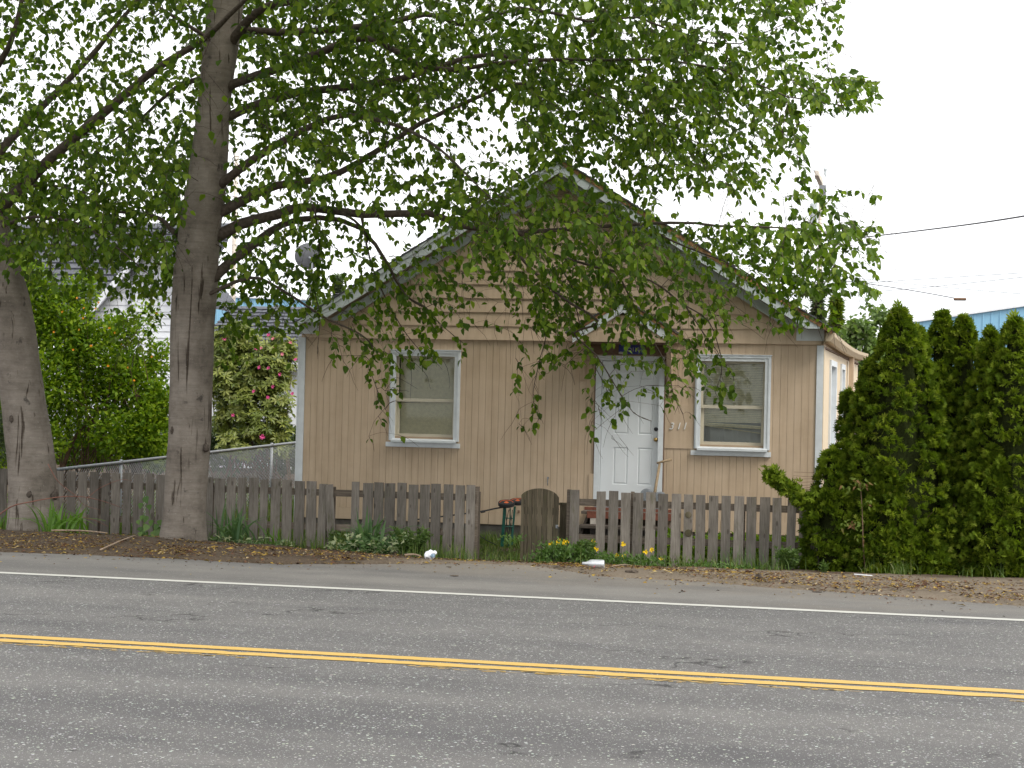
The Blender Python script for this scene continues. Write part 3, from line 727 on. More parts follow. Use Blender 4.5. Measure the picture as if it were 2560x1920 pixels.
    for sg in (-1, 1):
        q = [hp(0, hy0, -.05), hp(sg * hw, hy0, -.05), hp(sg * hw, HY - .04, -.05), hp(0, HY - .04, -.05), hp(0, hy0, -.022), hp(sg * hw, hy0, -.022), hp(sg * hw, HY - .04, -.022), hp(0, HY - .04, -.022)]
        if sg < 0: q = [q[1], q[0], q[3], q[2], q[5], q[4], q[7], q[6]]
        if hood is None: hood = MB().hexa(q).build('porch_hood', M['soffit'], house)
        else: MB().hexa(q).build('hood_slope', M['soffit'], hood)
        for c in range(5):
            d0, d1 = hw * c / 5, hw * (c + 1) / 5 + .02
            q = [hp(sg * d0, hy0 - .02, -.02), hp(sg * d1, hy0 - .02, -.018), hp(sg * d1, HY - .04, -.018), hp(sg * d0, HY - .04, -.02), hp(sg * d0, hy0 - .02, -.008), hp(sg * d1, hy0 - .02, .006), hp(sg * d1, HY - .04, .006), hp(sg * d0, HY - .04, -.008)]
            if sg < 0: q = [q[1], q[0], q[3], q[2], q[5], q[4], q[7], q[6]]
            MB().hexa(q).build('shingle_course', M['shingle'], hood)
        for (u0, u1, y0, y1, e, mt, nm) in ((-.085, -.05, hy0 - .012, hy0 + .03, hw - .01, 'rust', 'hood_flashing'), (-.22, -.088, hy0, hy0 + .025, hw - .09, 'white', 'hood_barge')):
            q = [hp(0, y0, u0), hp(sg * e, y0, u0), hp(sg * e, y1, u0), hp(0, y1, u0), hp(0, y0, u1), hp(sg * e, y0, u1), hp(sg * e, y1, u1), hp(0, y1, u1)]
            if sg < 0: q = [q[1], q[0], q[3], q[2], q[5], q[4], q[7], q[6]]
            MB().hexa(q).build(nm, M[mt], hood)
    for zz0, zz1 in ((2.82, 2.945), (2.945, 3.08)):
        e0 = (hz - .2 - zz0) / hs; e1 = (hz - .2 - zz1) / hs
        MB().hexa([(hx - e0, hy0 + .025, zz0), (hx + e0, hy0 + .025, zz0), (hx + e0, hy0 + .06, zz0), (hx - e0, hy0 + .06, zz0), (hx - e1, hy0 + .045, zz1), (hx + e1, hy0 + .045, zz1), (hx + e1, hy0 + .06, zz1), (hx - e1, hy0 + .06, zz1)]).build('hood_lap', M['tan'], hood)
    MB().box(hx - .78, hx + .78, hy0 + .015, hy0 + .06, 2.685, 2.818).build('hood_beam', M['tan'], hood)
    for sg in (-1, 1):
        MB().box(hx + sg * .74 - .03, hx + sg * .74 + .03, hy0 + .061, HY - .04, 2.70, 2.815).build('hood_arm', M['tan'], hood)
        xx = hx + sg * .655
        mb = MB(); t = .035
        v = [(xx - t, HY - .06, 2.14), (xx + t, HY - .06, 2.14), (xx + t, HY - .002, 2.10), (xx - t, HY - .002, 2.10), (xx - t, hy0 + .10, 2.684), (xx + t, hy0 + .10, 2.684), (xx + t, hy0 + .24, 2.684), (xx - t, hy0 + .24, 2.684)]
        v = [(xx - t, HY - .06, 2.12), (xx + t, HY - .06, 2.12), (xx + t, HY - .003, 2.12), (xx - t, HY - .003, 2.12), (xx - t, HY - .34, 2.682), (xx + t, HY - .34, 2.682), (xx + t, HY - .003, 2.682), (xx - t, HY - .003, 2.682)]
        mb.hexa(v).build('hood_bracket', M['tan'], hood)
    MB().box(hx - .62, hx + .62, hy0 + .062, HY - .04, 2.665, 2.683).build('hood_soffit', M['soffit'], hood)
    MB().box(hx - .60, hx + .60, HY - .05, HY - .032, 2.515, 2.66).build('head_board', M['soffit'], hood)
    # painted sign above the door
    sa, sb = onY(1547, 858, HY - .07), onY(1612, 886, HY - .07)
    sign = MB().box(sa[0], sb[0], HY - .062, HY - .051, sb[2], sa[2]).build('blue_sign', M['blue_sign'], hood)
    MB().prism([(sa[0], sb[2]), (sa[0] + .10, sb[2]), (sa[0] + .09, sb[2] + .02), (sa[0] + .04, sb[2] + .035), (sa[0], sb[2] + .03)], HY - .0645, HY - .0625).build('sign_motif', M['letter'], sign)
    for ch, uu in (('O', 1567.5), ('I', 1581), ('N', 1587)):
        cu = bpy.data.curves.new('sign_letter', 'FONT'); cu.body = ch; cu.size = .088; cu.extrude = .001
        o = glyph('sign_letter', cu, M['letter']); p = onY(uu, 879, HY - .064); o.location = (p[0], HY - .0635, p[2]); o.rotation_euler = (R2(90), 0, 0); adopt(o, sign)
    # --- right side wall
    zt = 2.93
    sw = MB(); wins = []
    for (ua, va, ub, vb) in ((2074, 899, 2089, 1118), (2101, 909, 2110, 1105), (2124, 913, 2130.5, 1100)):
        t0, z1_ = side_px(ua, va); t1, _ = side_px(ub, va + 5); wins.append((t0, t1, 1.05, z1_))
    xs = sorted({0.062, SLEN} | {w[0] for w in wins} | {w[1] for w in wins})
    for a, b in zip(xs[:-1], xs[1:]):
        iv = [(-.12, zt)]
        for w in wins:
            if a >= w[0] - 1e-6 and b <= w[1] + 1e-6: iv = cut(iv, w[2], w[3])
        for p, q in iv: side_box(sw, a, b, -.10, 0, p, q)
    sw.build('side_wall', M['tan_sunlit'], house)
    for t0, t1, z0_, z1_ in wins:
        w = MB(); c = min(.09, (t1 - t0) * .16)
        side_box(w, t0, t0 + c, -.08, .03, z0_, z1_); side_box(w, t1 - c, t1, -.08, .03, z0_, z1_); side_box(w, t0 + c, t1 - c, -.08, .03, z1_ - .09, z1_); side_box(w, t0 + c, t1 - c, -.08, .06, z0_, z0_ + .07)
        wo = w.build('window', M['white'], house)
        p = MB(); side_box(p, t0 + c, t1 - c, -.075, -.07, z0_ + .07, z1_ - .09); p.build('pane', M['curtain'], wo)
    fz = MB(); side_box(fz, .02, SLEN, 0.001, .02, 2.66, 2.69); fz.build('frieze_strip', M['soffit'], house)
    dp = MB(); td, _ = side_px(2118, 950); side_box(dp, td - .05, td + .05, .03, .11, -.2, 2.80); dp.build('downspout', M['tan'], house)
    # gutter, sagging in the middle
    gpts = [(2068, 838), (2082, 846), (2100, 853), (2120, 864), (2140, 870), (2159, 873)]
    g = MB(); vs = []; fs = []
    GO0, GO1 = .05, .175
    ng = 14
    for i in range(ng + 1):
        t = -.18 + (SLEN + .3) * i / ng; sag = -.055 * math.sin(math.pi * i / ng)
        zb = 2.76 + sag; prof = [(GO0, zb + .12), (GO0, zb), (GO0 + .07, zb - .005), (GO1, zb + .065), (GO1 + .012, zb + .115), (GO1, zb + .12)]
        vs += [side(t, o_, z_) for o_, z_ in prof]
        if i: b = 6 * i; fs += [(b - 6 + k, b - 6 + k + 1, b + k + 1, b + k) for k in range(5)]
    fs += [tuple(range(5, -1, -1)), tuple(6 * ng + k for k in range(6))]
    g.add(vs, fs).build('gutter', M['tan_sunlit'], house)
    so = MB(); side_box(so, -.02, SLEN + .1, .003, .045, 2.74, 2.88); so.build('eave_soffit', M['tan_sunlit'], house)
build_house()
# ================================================================== FENCE AND GATE
def picket_meshes(name, mat, n=6, w=.128, t=.02):
    out = []
    for k in range(n):
        r = lambda s=.004: random.uniform(-s, s)
        mb = MB(); zs = [0, .35, .7, 1.0]; vs = []
        for z in zs:
            dx = r(.003); dw = r(.003)
            top = 1 if z == 1.0 else 0
            vs += [(-w / 2 + dx - dw, 0 + r(.001), z + top * r(.006)), (w / 2 + dx + dw, r(.001), z + top * r(.006)), (w / 2 + dx + dw, t, z), (-w / 2 + dx - dw, t, z)]
        fs = [(3, 2, 1, 0), (12, 13, 14, 15)]
        for i in range(3):
            for k2 in range(4):
                a, b = 4 * i + k2, 4 * i + (k2 + 1) % 4; fs.append((a, b, b + 4, a + 4))
        out.append(mb.add(vs, fs).mesh(name, mat))
    return out
PK = picket_meshes('picket', M['picket'])
def fx(u, v=1210, Y=FY): return float(onY(u, v, Y)[0])
fence_left = empty('picket_fence', (-7.0, FY, -.25), 'long weathered grey picket fence from the tree trunks to the gate', 'fence')
fence_right = empty('picket_fence', (-1.5, FY, -.3), 'weathered grey picket fence between the gate and the cedar hedge', 'fence')
def picket(parent, xl, xr, ztop, tilt=0.0, zb=None, y=FY, lean=0.0):
    x = (xl + xr) / 2; zb = gzf(x, FY) - .05 if zb is None else zb
    return piece('picket', random.choice(PK), parent, (x, y, zb), (lean, tilt, 0), ((xr - xl) / .128, 1, ztop - zb))
# left run, behind the trunks
lp = [(440 * .3617 - 28.2 * k - 22, 440 * .3617 - 28.2 * k - 2) for k in range(14)]
lp += [(.3617 * a, .3617 * b) for a, b in [(462, 522), (542, 600), (622, 680), (702, 760), (772, 830), (852, 906), (922, 990), (1012, 1066), (1082, 1140), (1160, 1218), (1238, 1300), (1318, 1380), (1400, 1470), (1482, 1550), (1567, 1625), (1642, 1700), (1722, 1786), (1800, 1850), (1872, 1936), (1952, 2010)]]
lp += [(700 + .3617 * a, 700 + .3617 * b) for a, b in [(18, 85), (103, 168), (185, 255), (495, 547), (573, 640), (650, 715), (727, 797), (808, 872), (890, 952), (970, 1035), (1050, 1113), (1130, 1195), (1210, 1275), (1290, 1350)]]
lp = [(a, b) for a, b in lp]
for a, b in lp:
    xl, xr = fx(a), fx(b)
    zt = .645 + random.uniform(-.018, .012) + (.012 if b < 400 else 0)
    picket(fence_left, xl, xr, zt, random.uniform(-.008, .008), y=FY + random.uniform(-.003, .003))
for a, b, tl in ((262, 318, -.02), (322, 378, .075)):                        # a broken pair, one leaning on the other
    xl, xr = fx(700 + .3617 * a), fx(700 + .3617 * b)
    picket(fence_left, xl + (.05 if tl > 0 else 0), xr + (.05 if tl > 0 else 0), .60, -tl, y=FY - (.024 if tl > 0 else 0))
xa, xb_ = fx(-230), fx(700 + .3617 * 1362)
for z in (.44, -.02):
    MB().box(xa, xb_, FY + .021, FY + .058, z, z + .088).build('rail', M['rail'], fence_left)
for uu in (-180, 240, 520, 824, 1188):
    x = fx(uu); MB().box(x - .05, x + .045, FY + .059, FY + .15, gzf(x, FY) - .2, .56).build('post', M['rail'], fence_left)
x = fx(700 + .3617 * 1350); MB().box(x - .002, x + .04, FY + .0215, FY + .10, gzf(x, FY) - .1, .63).build('end_board', M['rail'], fence_left)
# right run
rp = [(350, 412), (527, 590), (612, 678), (700, 768), (783, 848), (868, 935), (957, 1022), (1045, 1112), (1133, 1198), (1218, 1285), (1305, 1372), (1392, 1458), (1478, 1548), (1568, 1637), (1658, 1727), (1748, 1812), (1842, 1903), (1930, 1992), (2018, 2082), (2105, 2170), (2195, 2258), (2285, 2345)]
for i, (a, b) in enumerate(rp):
    xl, xr = fx(1300 + .3617 * a, 1232), fx(1300 + .3617 * b, 1232)
    picket(fence_right, xl, xr, .622 + random.uniform(-.012, .012), random.uniform(-.007, .007) + (.02 if i == 16 else 0), y=FY + random.uniform(-.003, .003))
xa, xb_ = fx(1300 + .3617 * 345), fx(1300 + .3617 * 2400)
for z in (.43, -.03):
    MB().box(xa, xb_, FY + .021, FY + .058, z, z + .088).build('rail', M['rail'], fence_right)
for uu in (1300 + .3617 * 336, 1300 + .3617 * 776, 1860, 2120):
    x = fx(uu); MB().box(x - .022, x + .022, FY + (.0215 if uu < 1440 else .059), FY + .11, gzf(x, FY) - .2, .63 if uu < 1600 else .5).build('post', M['rail'], fence_right)
# knots that show as dark ovals on one picket
for v0, r in ((1287, .042), (1333, .048)):
    p = onY(1721, v0, FY - .004)
    MB().lathe([(r, 0), (r * .8, -.003), (r * .2, -.004)], (p[0], FY - .004, p[2]), 'Y', 14).build('knot', M['gatewood'], fence_right)

gate = empty('garden_gate', (-3.5, FY - .1, -.33), 'small mossy wooden gate with a rounded top standing ajar between the fences', 'gate')
GYL = FY - .06
edges = [1303, 1311.5, 1320, 1331.5, 1343, 1354, 1366, 1370, 1382.5, 1397]
edges = [1303, 1312, 1320.5, 1332, 1343.5, 1355, 1369, 1383, 1397.5]
cx_ = fx(1349, 1240, GYL); topz = float(onY(1345, 1221, GYL)[2]); sh = float(onY(1303, 1250, GYL)[2]); hwid = (fx(1397.5, 1240, GYL) - fx(1303, 1240, GYL)) / 2
for a, b in zip(edges[:-1], edges[1:]):
    xl, xr = fx(a, 1240, GYL) + .003, fx(b, 1240, GYL) - .003
    def arc(x): return sh + (topz - sh) * math.sqrt(max(0, 1 - min(1, abs(x - cx_) / (hwid * 1.06)) ** 2))
    yy = GYL + random.uniform(-.006, .006); zb = -.345 + random.uniform(-.01, .01)
    xm = (xl + xr) / 2
    mb = MB().prism([(xl, zb), (xr, zb), (xr, arc(xr)), (xm, arc(xm)), (xl, arc(xl))], yy, yy + .022)
    mb.build('board', M['gatewood'], gate)
for z in (.30, -.15): MB().box(fx(1305, 1240, GYL), fx(1396, 1240, GYL), GYL + .03, GYL + .065, z, z + .09).build('rail', M['gatewood'], gate)
p = onY(1393, 1316, GYL - .01)
MB().box(p[0] - .02, p[0] + .015, GYL - .018, GYL - .008, p[2] - .025, p[2] + .02).tube([(p[0], GYL - .018, p[2]), (p[0] + .01, GYL - .04, p[2]), (p[0] + .01, GYL - .018, p[2] - .02)], .006, 6).build('latch', M['galv'], gate)
gp = empty('gate_post', (fx(1408), FY + .12, -.35), 'mossy dark square post standing behind the gate edge', 'post')
MB().box(fx(1397), fx(1418), FY + .13, FY + .23, -.42, .42).box(fx(1394), fx(1419), FY + .12, FY + .24, .42, .45).build('shaft', M['gatewood'], gp)

# ------------------------------------------------------------------ chain-link fence along the left side of the yard
cl = empty('chain_link_fence', (-10.4, 24, 0), 'grey chain-link fence with round top rail rising towards the house corner', 'fence')
A = np.array(onY(105, 1178, 20.75)); B = np.array(onY(760, 1104, 29.3))
def clp(t, z): q = A + (B - A) * t; return np.array([q[0], q[1], q[2] + z])
CLL = float(np.linalg.norm((B - A)[:2])); CH = 1.12
MB().tube([clp(t, 0) for t in np.linspace(0, 1, 6)], .024, 8).build('top_rail', M['galv'], cl, smooth=True)
for uu in (303, 680):
    best = min(np.linspace(0, 1, 800), key=lambda t: abs(proj(clp(t, 0))[0][0, 0] - uu))
    MB().tube([clp(best, -CH - .2), clp(best, -.01)], .026, 8).lathe([(.034, -.03), (.034, .02), (.02, .045)], clp(best, 0.0), 'Z', 8).build('post', M['galv'], cl, smooth=True)
MB().tube([clp(0, -CH - .2), clp(0, .05)], .032, 8).build('post', M['galv'], cl, smooth=True)
mb = MB(); sp = .062
nn = int((CLL + CH) / sp)
for k in range(nn):
    for sg in (0, 1):
        s0 = k * sp - CH
        a0, z0, a1, z1 = (s0, -CH, s0 + CH, 0) if sg == 0 else (s0 + CH, -CH, s0, 0)
        pts = []
        lo, hi = 0, CLL
        def cl_at(s): f = (s - a0) / (a1 - a0); return z0 + (z1 - z0) * f
        q0, q1 = max(min(a0, a1), lo), min(max(a0, a1), hi)
        if q1 - q0 < .02: continue
        mb.tube([clp(q0 / CLL, cl_at(q0)), clp(q1 / CLL, cl_at(q1))], .0028, 3, cap=False)
mb.build('wire_mesh', M['galv'], cl, kind='stuff')
# ================================================================== FOLIAGE TOOLS
def unit(v): return v / np.maximum(1e-9, np.linalg.norm(v, axis=-1, keepdims=True))
def leaf_template(w=.36, fold=.12, curl=.12, pts=((0.0, 0.12), (.30, 1.0), (.66, .74), (1.0, 0.0))):
    """an ovate leaf lying along +x, length 1; quads left and right of the midrib"""
    V = []; F = []
    for x, k in pts:
        V += [(x, k * w, fold * k - curl * x * x), (x, 0, -curl * x * x), (x, -k * w, fold * k - curl * x * x)]
    for i in range(len(pts) - 1):
        a = 3 * i
        F += [(a + 3, a, a + 1, a + 4), (a + 4, a + 1, a + 2, a + 5)]
    return np.array(V, float), np.array(F, int)
OVATE = leaf_template()
OVLITE = leaf_template(.36, .12, .12, ((0, .15), (.42, 1.0), (1, 0)))
SLIM = leaf_template(.17, .08, .15, ((0, 0), (.3, .9), (.65, .9), (1, 0)))
LANCE = leaf_template(.22, .10, .15, ((0, 0), (.35, 1.0), (1, 0)))
def frames(d, n):
    """rotation matrices with x along d, z near n"""
    x = unit(d); z = n - (n * x).sum(-1, keepdims=True) * x; z = unit(z); y = np.cross(z, x)
    return np.stack([x, y, z], -1)
def leaf_mesh(tmpl, P, D, Nn, L, tint):
    V, F = tmpl; R = frames(D, Nn)
    W = np.einsum('nij,vj->nvi', R, V) * L[:, None, None] + P[:, None, :]
    n, k = len(P), len(V)
    FF = (F[None] + (np.arange(n) * k)[:, None, None]).reshape(-1, 4)
    return W.reshape(-1, 3), FF, np.repeat(tint, k)
def foliage(name, tmpl, P, D, Nn, L, tint, mat, parent, kind='stuff'):
    V, F, T = leaf_mesh(tmpl, np.asarray(P), np.asarray(D), np.asarray(Nn), np.asarray(L), np.asarray(tint))
    return np_mesh(name, V, F, mat, parent, kind, T)
def curve(pts, n=24):
    """Catmull-Rom through points (any dimension)"""
    P = np.asarray(pts, float)
    if len(P) == 2: return np.linspace(P[0], P[1], max(n, 2))
    Q = np.vstack([2 * P[0] - P[1], P, 2 * P[-1] - P[-2]]); out = []
    m_ = max(2, n // (len(P) - 1))
    for i in range(1, len(Q) - 2):
        for t in np.linspace(0, 1, m_, endpoint=(i == len(Q) - 3)):
            a, b, c, d = Q[i - 1], Q[i], Q[i + 1], Q[i + 2]
            out.append(.5 * ((2 * b) + (-a + c) * t + (2 * a - 5 * b + 4 * c - d) * t * t + (-a + 3 * b - 3 * c + d) * t ** 3))
    return np.array(out)
K = 2560 / 2212.
# ================================================================== THE TWO STREET TREES
def lim(pts, y0, y1, r0, r1, n=26):
    """a limb traced as (x,y) sightings with its own run in depth from y0 to y1"""
    c = curve([(p[0] * K, p[1] * K) for p in pts], n); t = np.linspace(0, 1, len(c))
    Ys = y0 + (y1 - y0) * t
    return np.array([onY(u, v, Y) for (u, v), Y in zip(c, Ys)]), r0 + (r1 - r0) * t ** .8
def trunk_mesh(pts, rad, mat, root, seed, flare=.13):
    pts = np.asarray(pts); n = 40; rows = []
    c = curve(np.column_stack([pts, rad]), 110); C3 = c[:, :3]; rr = c[:, 3]
    mb = MB(); vs = []
    z0 = C3[0, 2]
    for i, (p, r) in enumerate(zip(C3, rr)):
        h = p[2] - z0
        for k in range(n):
            q = 2 * math.pi * k / n; d = np.array([math.cos(q), math.sin(q), 0])
            nz = mnoise.noise((d[0] * 1.3 + seed, d[1] * 1.3, h * .9)) * .10 + mnoise.noise((d[0] * 4 + seed, d[1] * 4, h * 2.4)) * .035
            ro = 1 + flare * math.exp(-h / .28) * (1 + .45 * math.sin(3 * q + seed) + .25 * math.sin(7 * q))
            fis = mnoise.noise((d[0] * 9 + seed, d[1] * 9, h * 1.1)); fis = -.06 * max(0, fis - .2) / .5
            vs.append(p + d * r * (ro + nz + fis))
    fs = [(i * n + k, i * n + (k + 1) % n, (i + 1) * n + (k + 1) % n, (i + 1) * n + k) for i in range(len(C3) - 1) for k in range(n)]
    fs.append(tuple((len(C3) - 1) * n + k for k in range(n)))
    return mb.add(vs, fs).build('trunk', mat, root, smooth=True)
TY1, TY0 = 18.6, 18.6
treeA = empty('street_tree', (-7.82, TY1, -.02), 'tall broadleaf tree with straight grey trunk in front of the fence, limbs over the house', 'tree', 'broadleaf street trees on the verge')
treeB = empty('street_tree', (-9.85, TY0, -.05), 'leaning broadleaf tree with the thicker grey trunk, nearest the photo\'s left edge', 'tree', 'broadleaf street trees on the verge')
def tp(d, v, Y): return onY(d * K, v * K, Y)
tA = [tp(397, 1185, TY1), tp(400, 1080, TY1), tp(407, 960, TY1), tp(412, 800, TY1), tp(420, 640, TY1), tp(432, 500, TY1), tp(448, 370, TY1), tp(463, 210, TY1), tp(478, 90, TY1), tp(492, -40, TY1), tp(515, -260, TY1), tp(540, -560, TY1), tp(560, -900, TY1)]
rA = [v * K / 205 for v in (52, 47, 47, 47, 49, 46, 42, 36.5, 39, 38, 34, 27, 15)]
trunk_mesh(tA, rA, M['bark'], treeA, 3.1)
tB = [tp(75, 1180, TY0), tp(72, 1060, TY0), tp(66, 980, TY0), tp(47, 850, TY0), tp(17, 660, TY0), tp(-14, 530, TY0), tp(-30, 440, TY0 + .05), tp(-70, 300, TY0 + .1), tp(-120, 60, TY0 + .2), tp(-160, -250, TY0 + .2), tp(-170, -600, TY0 + .2)]
rB = [v * K / 205 for v in (60, 54, 52, 50, 51, 46, 42, 35, 30, 24, 13)]
trunk_mesh(tB, rB, M['bark'], treeB, 7.7)
# knots and scars on the lower trunks
for root, (du, dv, r) in ((treeA, (372, 930, .038)), (treeA, (435, 968, .035)), (treeB, (107, 1070, .045)), (treeB, (66, 1068, .035)), (treeB, (28, 905, .04))):
    base = TY1 if root is treeA else TY0
    tt = tA if root is treeA else tB
    cc = curve(np.column_stack([np.asarray(tt), rA if root is treeA else rB]), 110)
    zt = tp(du, dv, base - .25)[2]; i = int(np.argmin(np.abs(cc[:, 2] - zt)))
    x = tp(du, dv, base - .25)[0]; off = np.clip((x - cc[i, 0]) / cc[i, 3], -.9, .9)
    y = cc[i, 1] - cc[i, 3] * math.sqrt(1 - off * off) * 1.02
    vs = []; nn = 12
    for rr_, h_ in ((1.3, .035), (1.0, -.002), (.7, -.010), (.4, -.013), (.1, -.014)):
        for k in range(nn):
            q = 2 * math.pi * k / nn; w_ = r * rr_ * (1 + .3 * mnoise.noise((math.cos(q) * 1.5 + x, math.sin(q) * 1.5, zt)))
            vs.append((x + w_ * .85 * math.cos(q), y + h_, zt + w_ * 1.25 * math.sin(q)))
    fs = [(i_ * nn + k, i_ * nn + (k + 1) % nn, (i_ + 1) * nn + (k + 1) % nn, (i_ + 1) * nn + k) for i_ in range(4) for k in range(nn)] + [tuple(4 * nn + k for k in range(nn))]
    MB().add(vs, fs).build('knot', M['scar'], root, smooth=True)
LIMBS = []          # (root, points, radii)
def add(root, pts, y0, y1, r0, r1):
    P, r = lim(pts, y0, y1, r0, r1); LIMBS.append((root, P, r)); return P
A_, B_ = treeA, treeB
add(A_, [(455, 520), (520, 484), (605, 462), (660, 447), (784, 463), (925, 461), (988, 486), (1050, 495), (1123, 503), (1280, 490), (1448, 481), (1552, 487), (1700, 492), (1820, 505)], 18.6, 20.6, .082, .008)
add(A_, [(450, 610), (500, 565), (560, 518), (610, 485), (690, 470), (777, 492), (836, 570), (877, 640), (918, 665), (949, 700)], 18.6, 20.2, .075, .005)
add(A_, [(455, 470), (540, 425), (600, 400), (700, 385), (781, 347), (909, 266), (1025, 213), (1110, 180), (1200, 190), (1330, 240), (1450, 300)], 18.6, 20.3, .075, .006)
add(A_, [(462, 410), (547, 344), (656, 281), (740, 250), (830, 262), (920, 300), (1000, 370), (1060, 430)], 18.6, 17.0, .062, .006)
add(A_, [(470, 270), (518, 240), (643, 200), (800, 184), (893, 163), (987, 131), (1050, 119), (1110, 125), (1180, 160), (1290, 205), (1420, 260), (1540, 330)], 18.6, 19.6, .07, .006)
add(A_, [(475, 210), (505, 181), (643, 134), (737, 94), (787, 83), (831, 97), (878, 125), (918, 144), (987, 150), (1068, 137), (1206, 128), (1320, 132), (1418, 129), (1560, 150), (1700, 210), (1820, 228)], 18.6, 18.2, .065, .007)
add(A_, [(485, 110), (556, 25), (637, 0), (750, -40), (900, -90), (1100, -120)], 18.6, 17.2, .07, .01)
add(A_, [(486, 60), (600, 70), (760, 60), (847, 47), (918, 31), (962, 41), (1018, 56), (1123, 16), (1271, 45), (1377, 38), (1475, 77), (1600, 95), (1740, 30)], 18.6, 19.9, .058, .006)
add(A_, [(471, 110), (447, 81), (331, 6), (250, -60)], 18.6, 18.0, .04, .01)
add(A_, [(425, 520), (380, 505), (340, 470), (240, 455), (150, 440)], 18.6, 19.6, .055, .008)
add(A_, [(470, 160), (380, 190), (300, 260), (210, 330)], 18.6, 19.8, .045, .008)
add(A_, [(500, -100), (700, -220), (1000, -330), (1300, -260), (1560, -120), (1750, -40)], 18.6, 18.9, .07, .008)
add(A_, [(505, -180), (350, -280), (200, -360)], 18.6, 18.2, .05, .01)
add(A_, [(520, -300), (760, -480), (1050, -560)], 18.6, 19.4, .05, .01)
# unseen boughs added to shade the crown below, over road and yard
add(A_, [(500, -60), (560, -330), (700, -560), (900, -700)], 18.6, 13.6, .07, .012)
add(A_, [(505, -120), (420, -380), (330, -560), (200, -640)], 18.6, 13.8, .06, .012)
add(A_, [(500, -90), (760, -200), (1100, -260), (1400, -330)], 18.6, 15.6, .06, .012)
add(A_, [(530, -380), (620, -520), (760, -640)], 18.6, 21.8, .05, .012)
add(A_, [(545, -520), (480, -700), (430, -760)], 18.6, 16.0, .05, .012)
add(A_, [(520, -240), (900, -420), (1300, -480), (1600, -420)], 18.6, 20.8, .06, .012)
add(B_, [(-130, 0), (-60, -260), (60, -480)], 18.7, 14.4, .06, .012)
add(B_, [(-150, -160), (-280, -380), (-330, -520)], 18.7, 15.5, .05, .012)
# drooping boughs over the house front
add(A_, [(1030, 492), (1074, 505), (1198, 631), (1292, 693), (1240, 720), (1287, 765), (1330, 834), (1370, 891), (1407, 908)], 19.4, 20.6, .026, .004)
add(A_, [(1060, 497), (1117, 502), (1183, 546), (1292, 577), (1404, 606), (1467, 652), (1530, 693), (1560, 770), (1585, 815)], 19.5, 20.8, .028, .004)
add(A_, [(1400, 485), (1430, 509), (1498, 540), (1592, 577), (1680, 640), (1740, 680), (1775, 640)], 20.0, 20.8, .018, .004)
add(A_, [(780, 465), (798, 556), (827, 632), (874, 715), (921, 773)], 19.1, 20.0, .016, .004)
add(A_, [(735, 458), (777, 487), (836, 568), (877, 637), (917, 662), (949, 699), (1000, 740)], 19.0, 20.3, .02, .004)
add(A_, [(440, 640), (540, 600), (605, 624), (698, 683), (779, 722), (805, 755), (800, 800), (832, 885)], 18.5, 19.8, .028, .003)
add(A_, [(1150, 650), (1180, 712), (1163, 786), (1153, 856), (1166, 905)], 20.2, 20.6, .010, .003)
add(A_, [(1200, 560), (1240, 630), (1250, 690), (1290, 800), (1320, 850)], 20.0, 20.7, .012, .003)
add(A_, [(1330, 580), (1390, 700), (1440, 790), (1455, 850), (1475, 895)], 20.2, 20.9, .014, .003)
add(A_, [(1480, 660), (1520, 720), (1560, 780), (1545, 850)], 20.4, 20.8, .010, .003)
add(A_, [(680, 450), (690, 540), (680, 620), (690, 680), (685, 765)], 18.9, 19.4, .014, .003)
add(B_, [(-40, 480), (31, 422), (108, 344), (256, 216), (331, 153), (447, 80), (520, 10), (600, -60)], 18.6, 17.9, .095, .02)
add(B_, [(-35, 400), (0, 328), (56, 266), (175, 144), (250, 56), (330, -40)], 18.6, 18.9, .075, .02)
add(B_, [(-80, 260), (0, 134), (28, 78), (60, -40), (120, -160)], 18.6, 18.2, .055, .02)
add(B_, [(-20, 500), (60, 470), (160, 480), (260, 540), (330, 600)], 18.6, 17.6, .03, .005)
add(B_, [(-30, 440), (80, 400), (200, 420), (300, 450)], 18.6, 19.4, .03, .005)
add(B_, [(-60, 330), (-200, 240), (-360, 200)], 18.6, 18.4, .05, .01)
add(B_, [(-110, 80), (-260, -60), (-400, -100)], 18.6, 18.6, .05, .01)
for root, P, r in LIMBS:
    Q = P.copy()
    wob = np.array([[mnoise.noise((p[0] * 2.3, p[2] * 2.3, 1)), mnoise.noise((p[0] * 2.3, p[2] * 2.3, 8)), mnoise.noise((p[0] * 2.3, p[2] * 2.3, 15))] for p in P]) * .02
    MB().tube(list(Q + wob * np.linspace(0, 1, len(P))[:, None]), list(r), 8).build('limb', M['limb'], root, smooth=True)

# how closely the leaves cover each part of the view (rows and columns of about 0.45 m on the crown)
DENS = """
6544555888877777877777300
4434445788777787888875200
5555553877776777887886500
6666663777762367778776100
8888883667766566667653000
9999984443456778763332310
9999745563124788876577770
5455546773344477776557630
0002204453442256664515200
0001002102430024553300000
0000000000200010332200000
0000000000100010201000000
""".split()
for (c_, r_), d_ in {(22, 2): '8', (23, 2): '6', (21, 2): '8', (22, 1): '2', (22, 6): '8', (23, 6): '7', (23, 7): '5', (22, 7): '7', (21, 5): '3', (22, 5): '4', (0, 1): '5', (2, 1): '4', (3, 1): '5'}.items():
    DENS[r_] = DENS[r_][:c_] + d_ + DENS[r_][c_ + 1:]
ROWT = ['8888888888888888888877500'] * 2 + ['8888888888888888887775300'] * 3 + ['7888888888888777766664200'] * 2 + ['5777777777766666555542000'] * 3  # unseen crown rows, kept dense to shade what hangs below
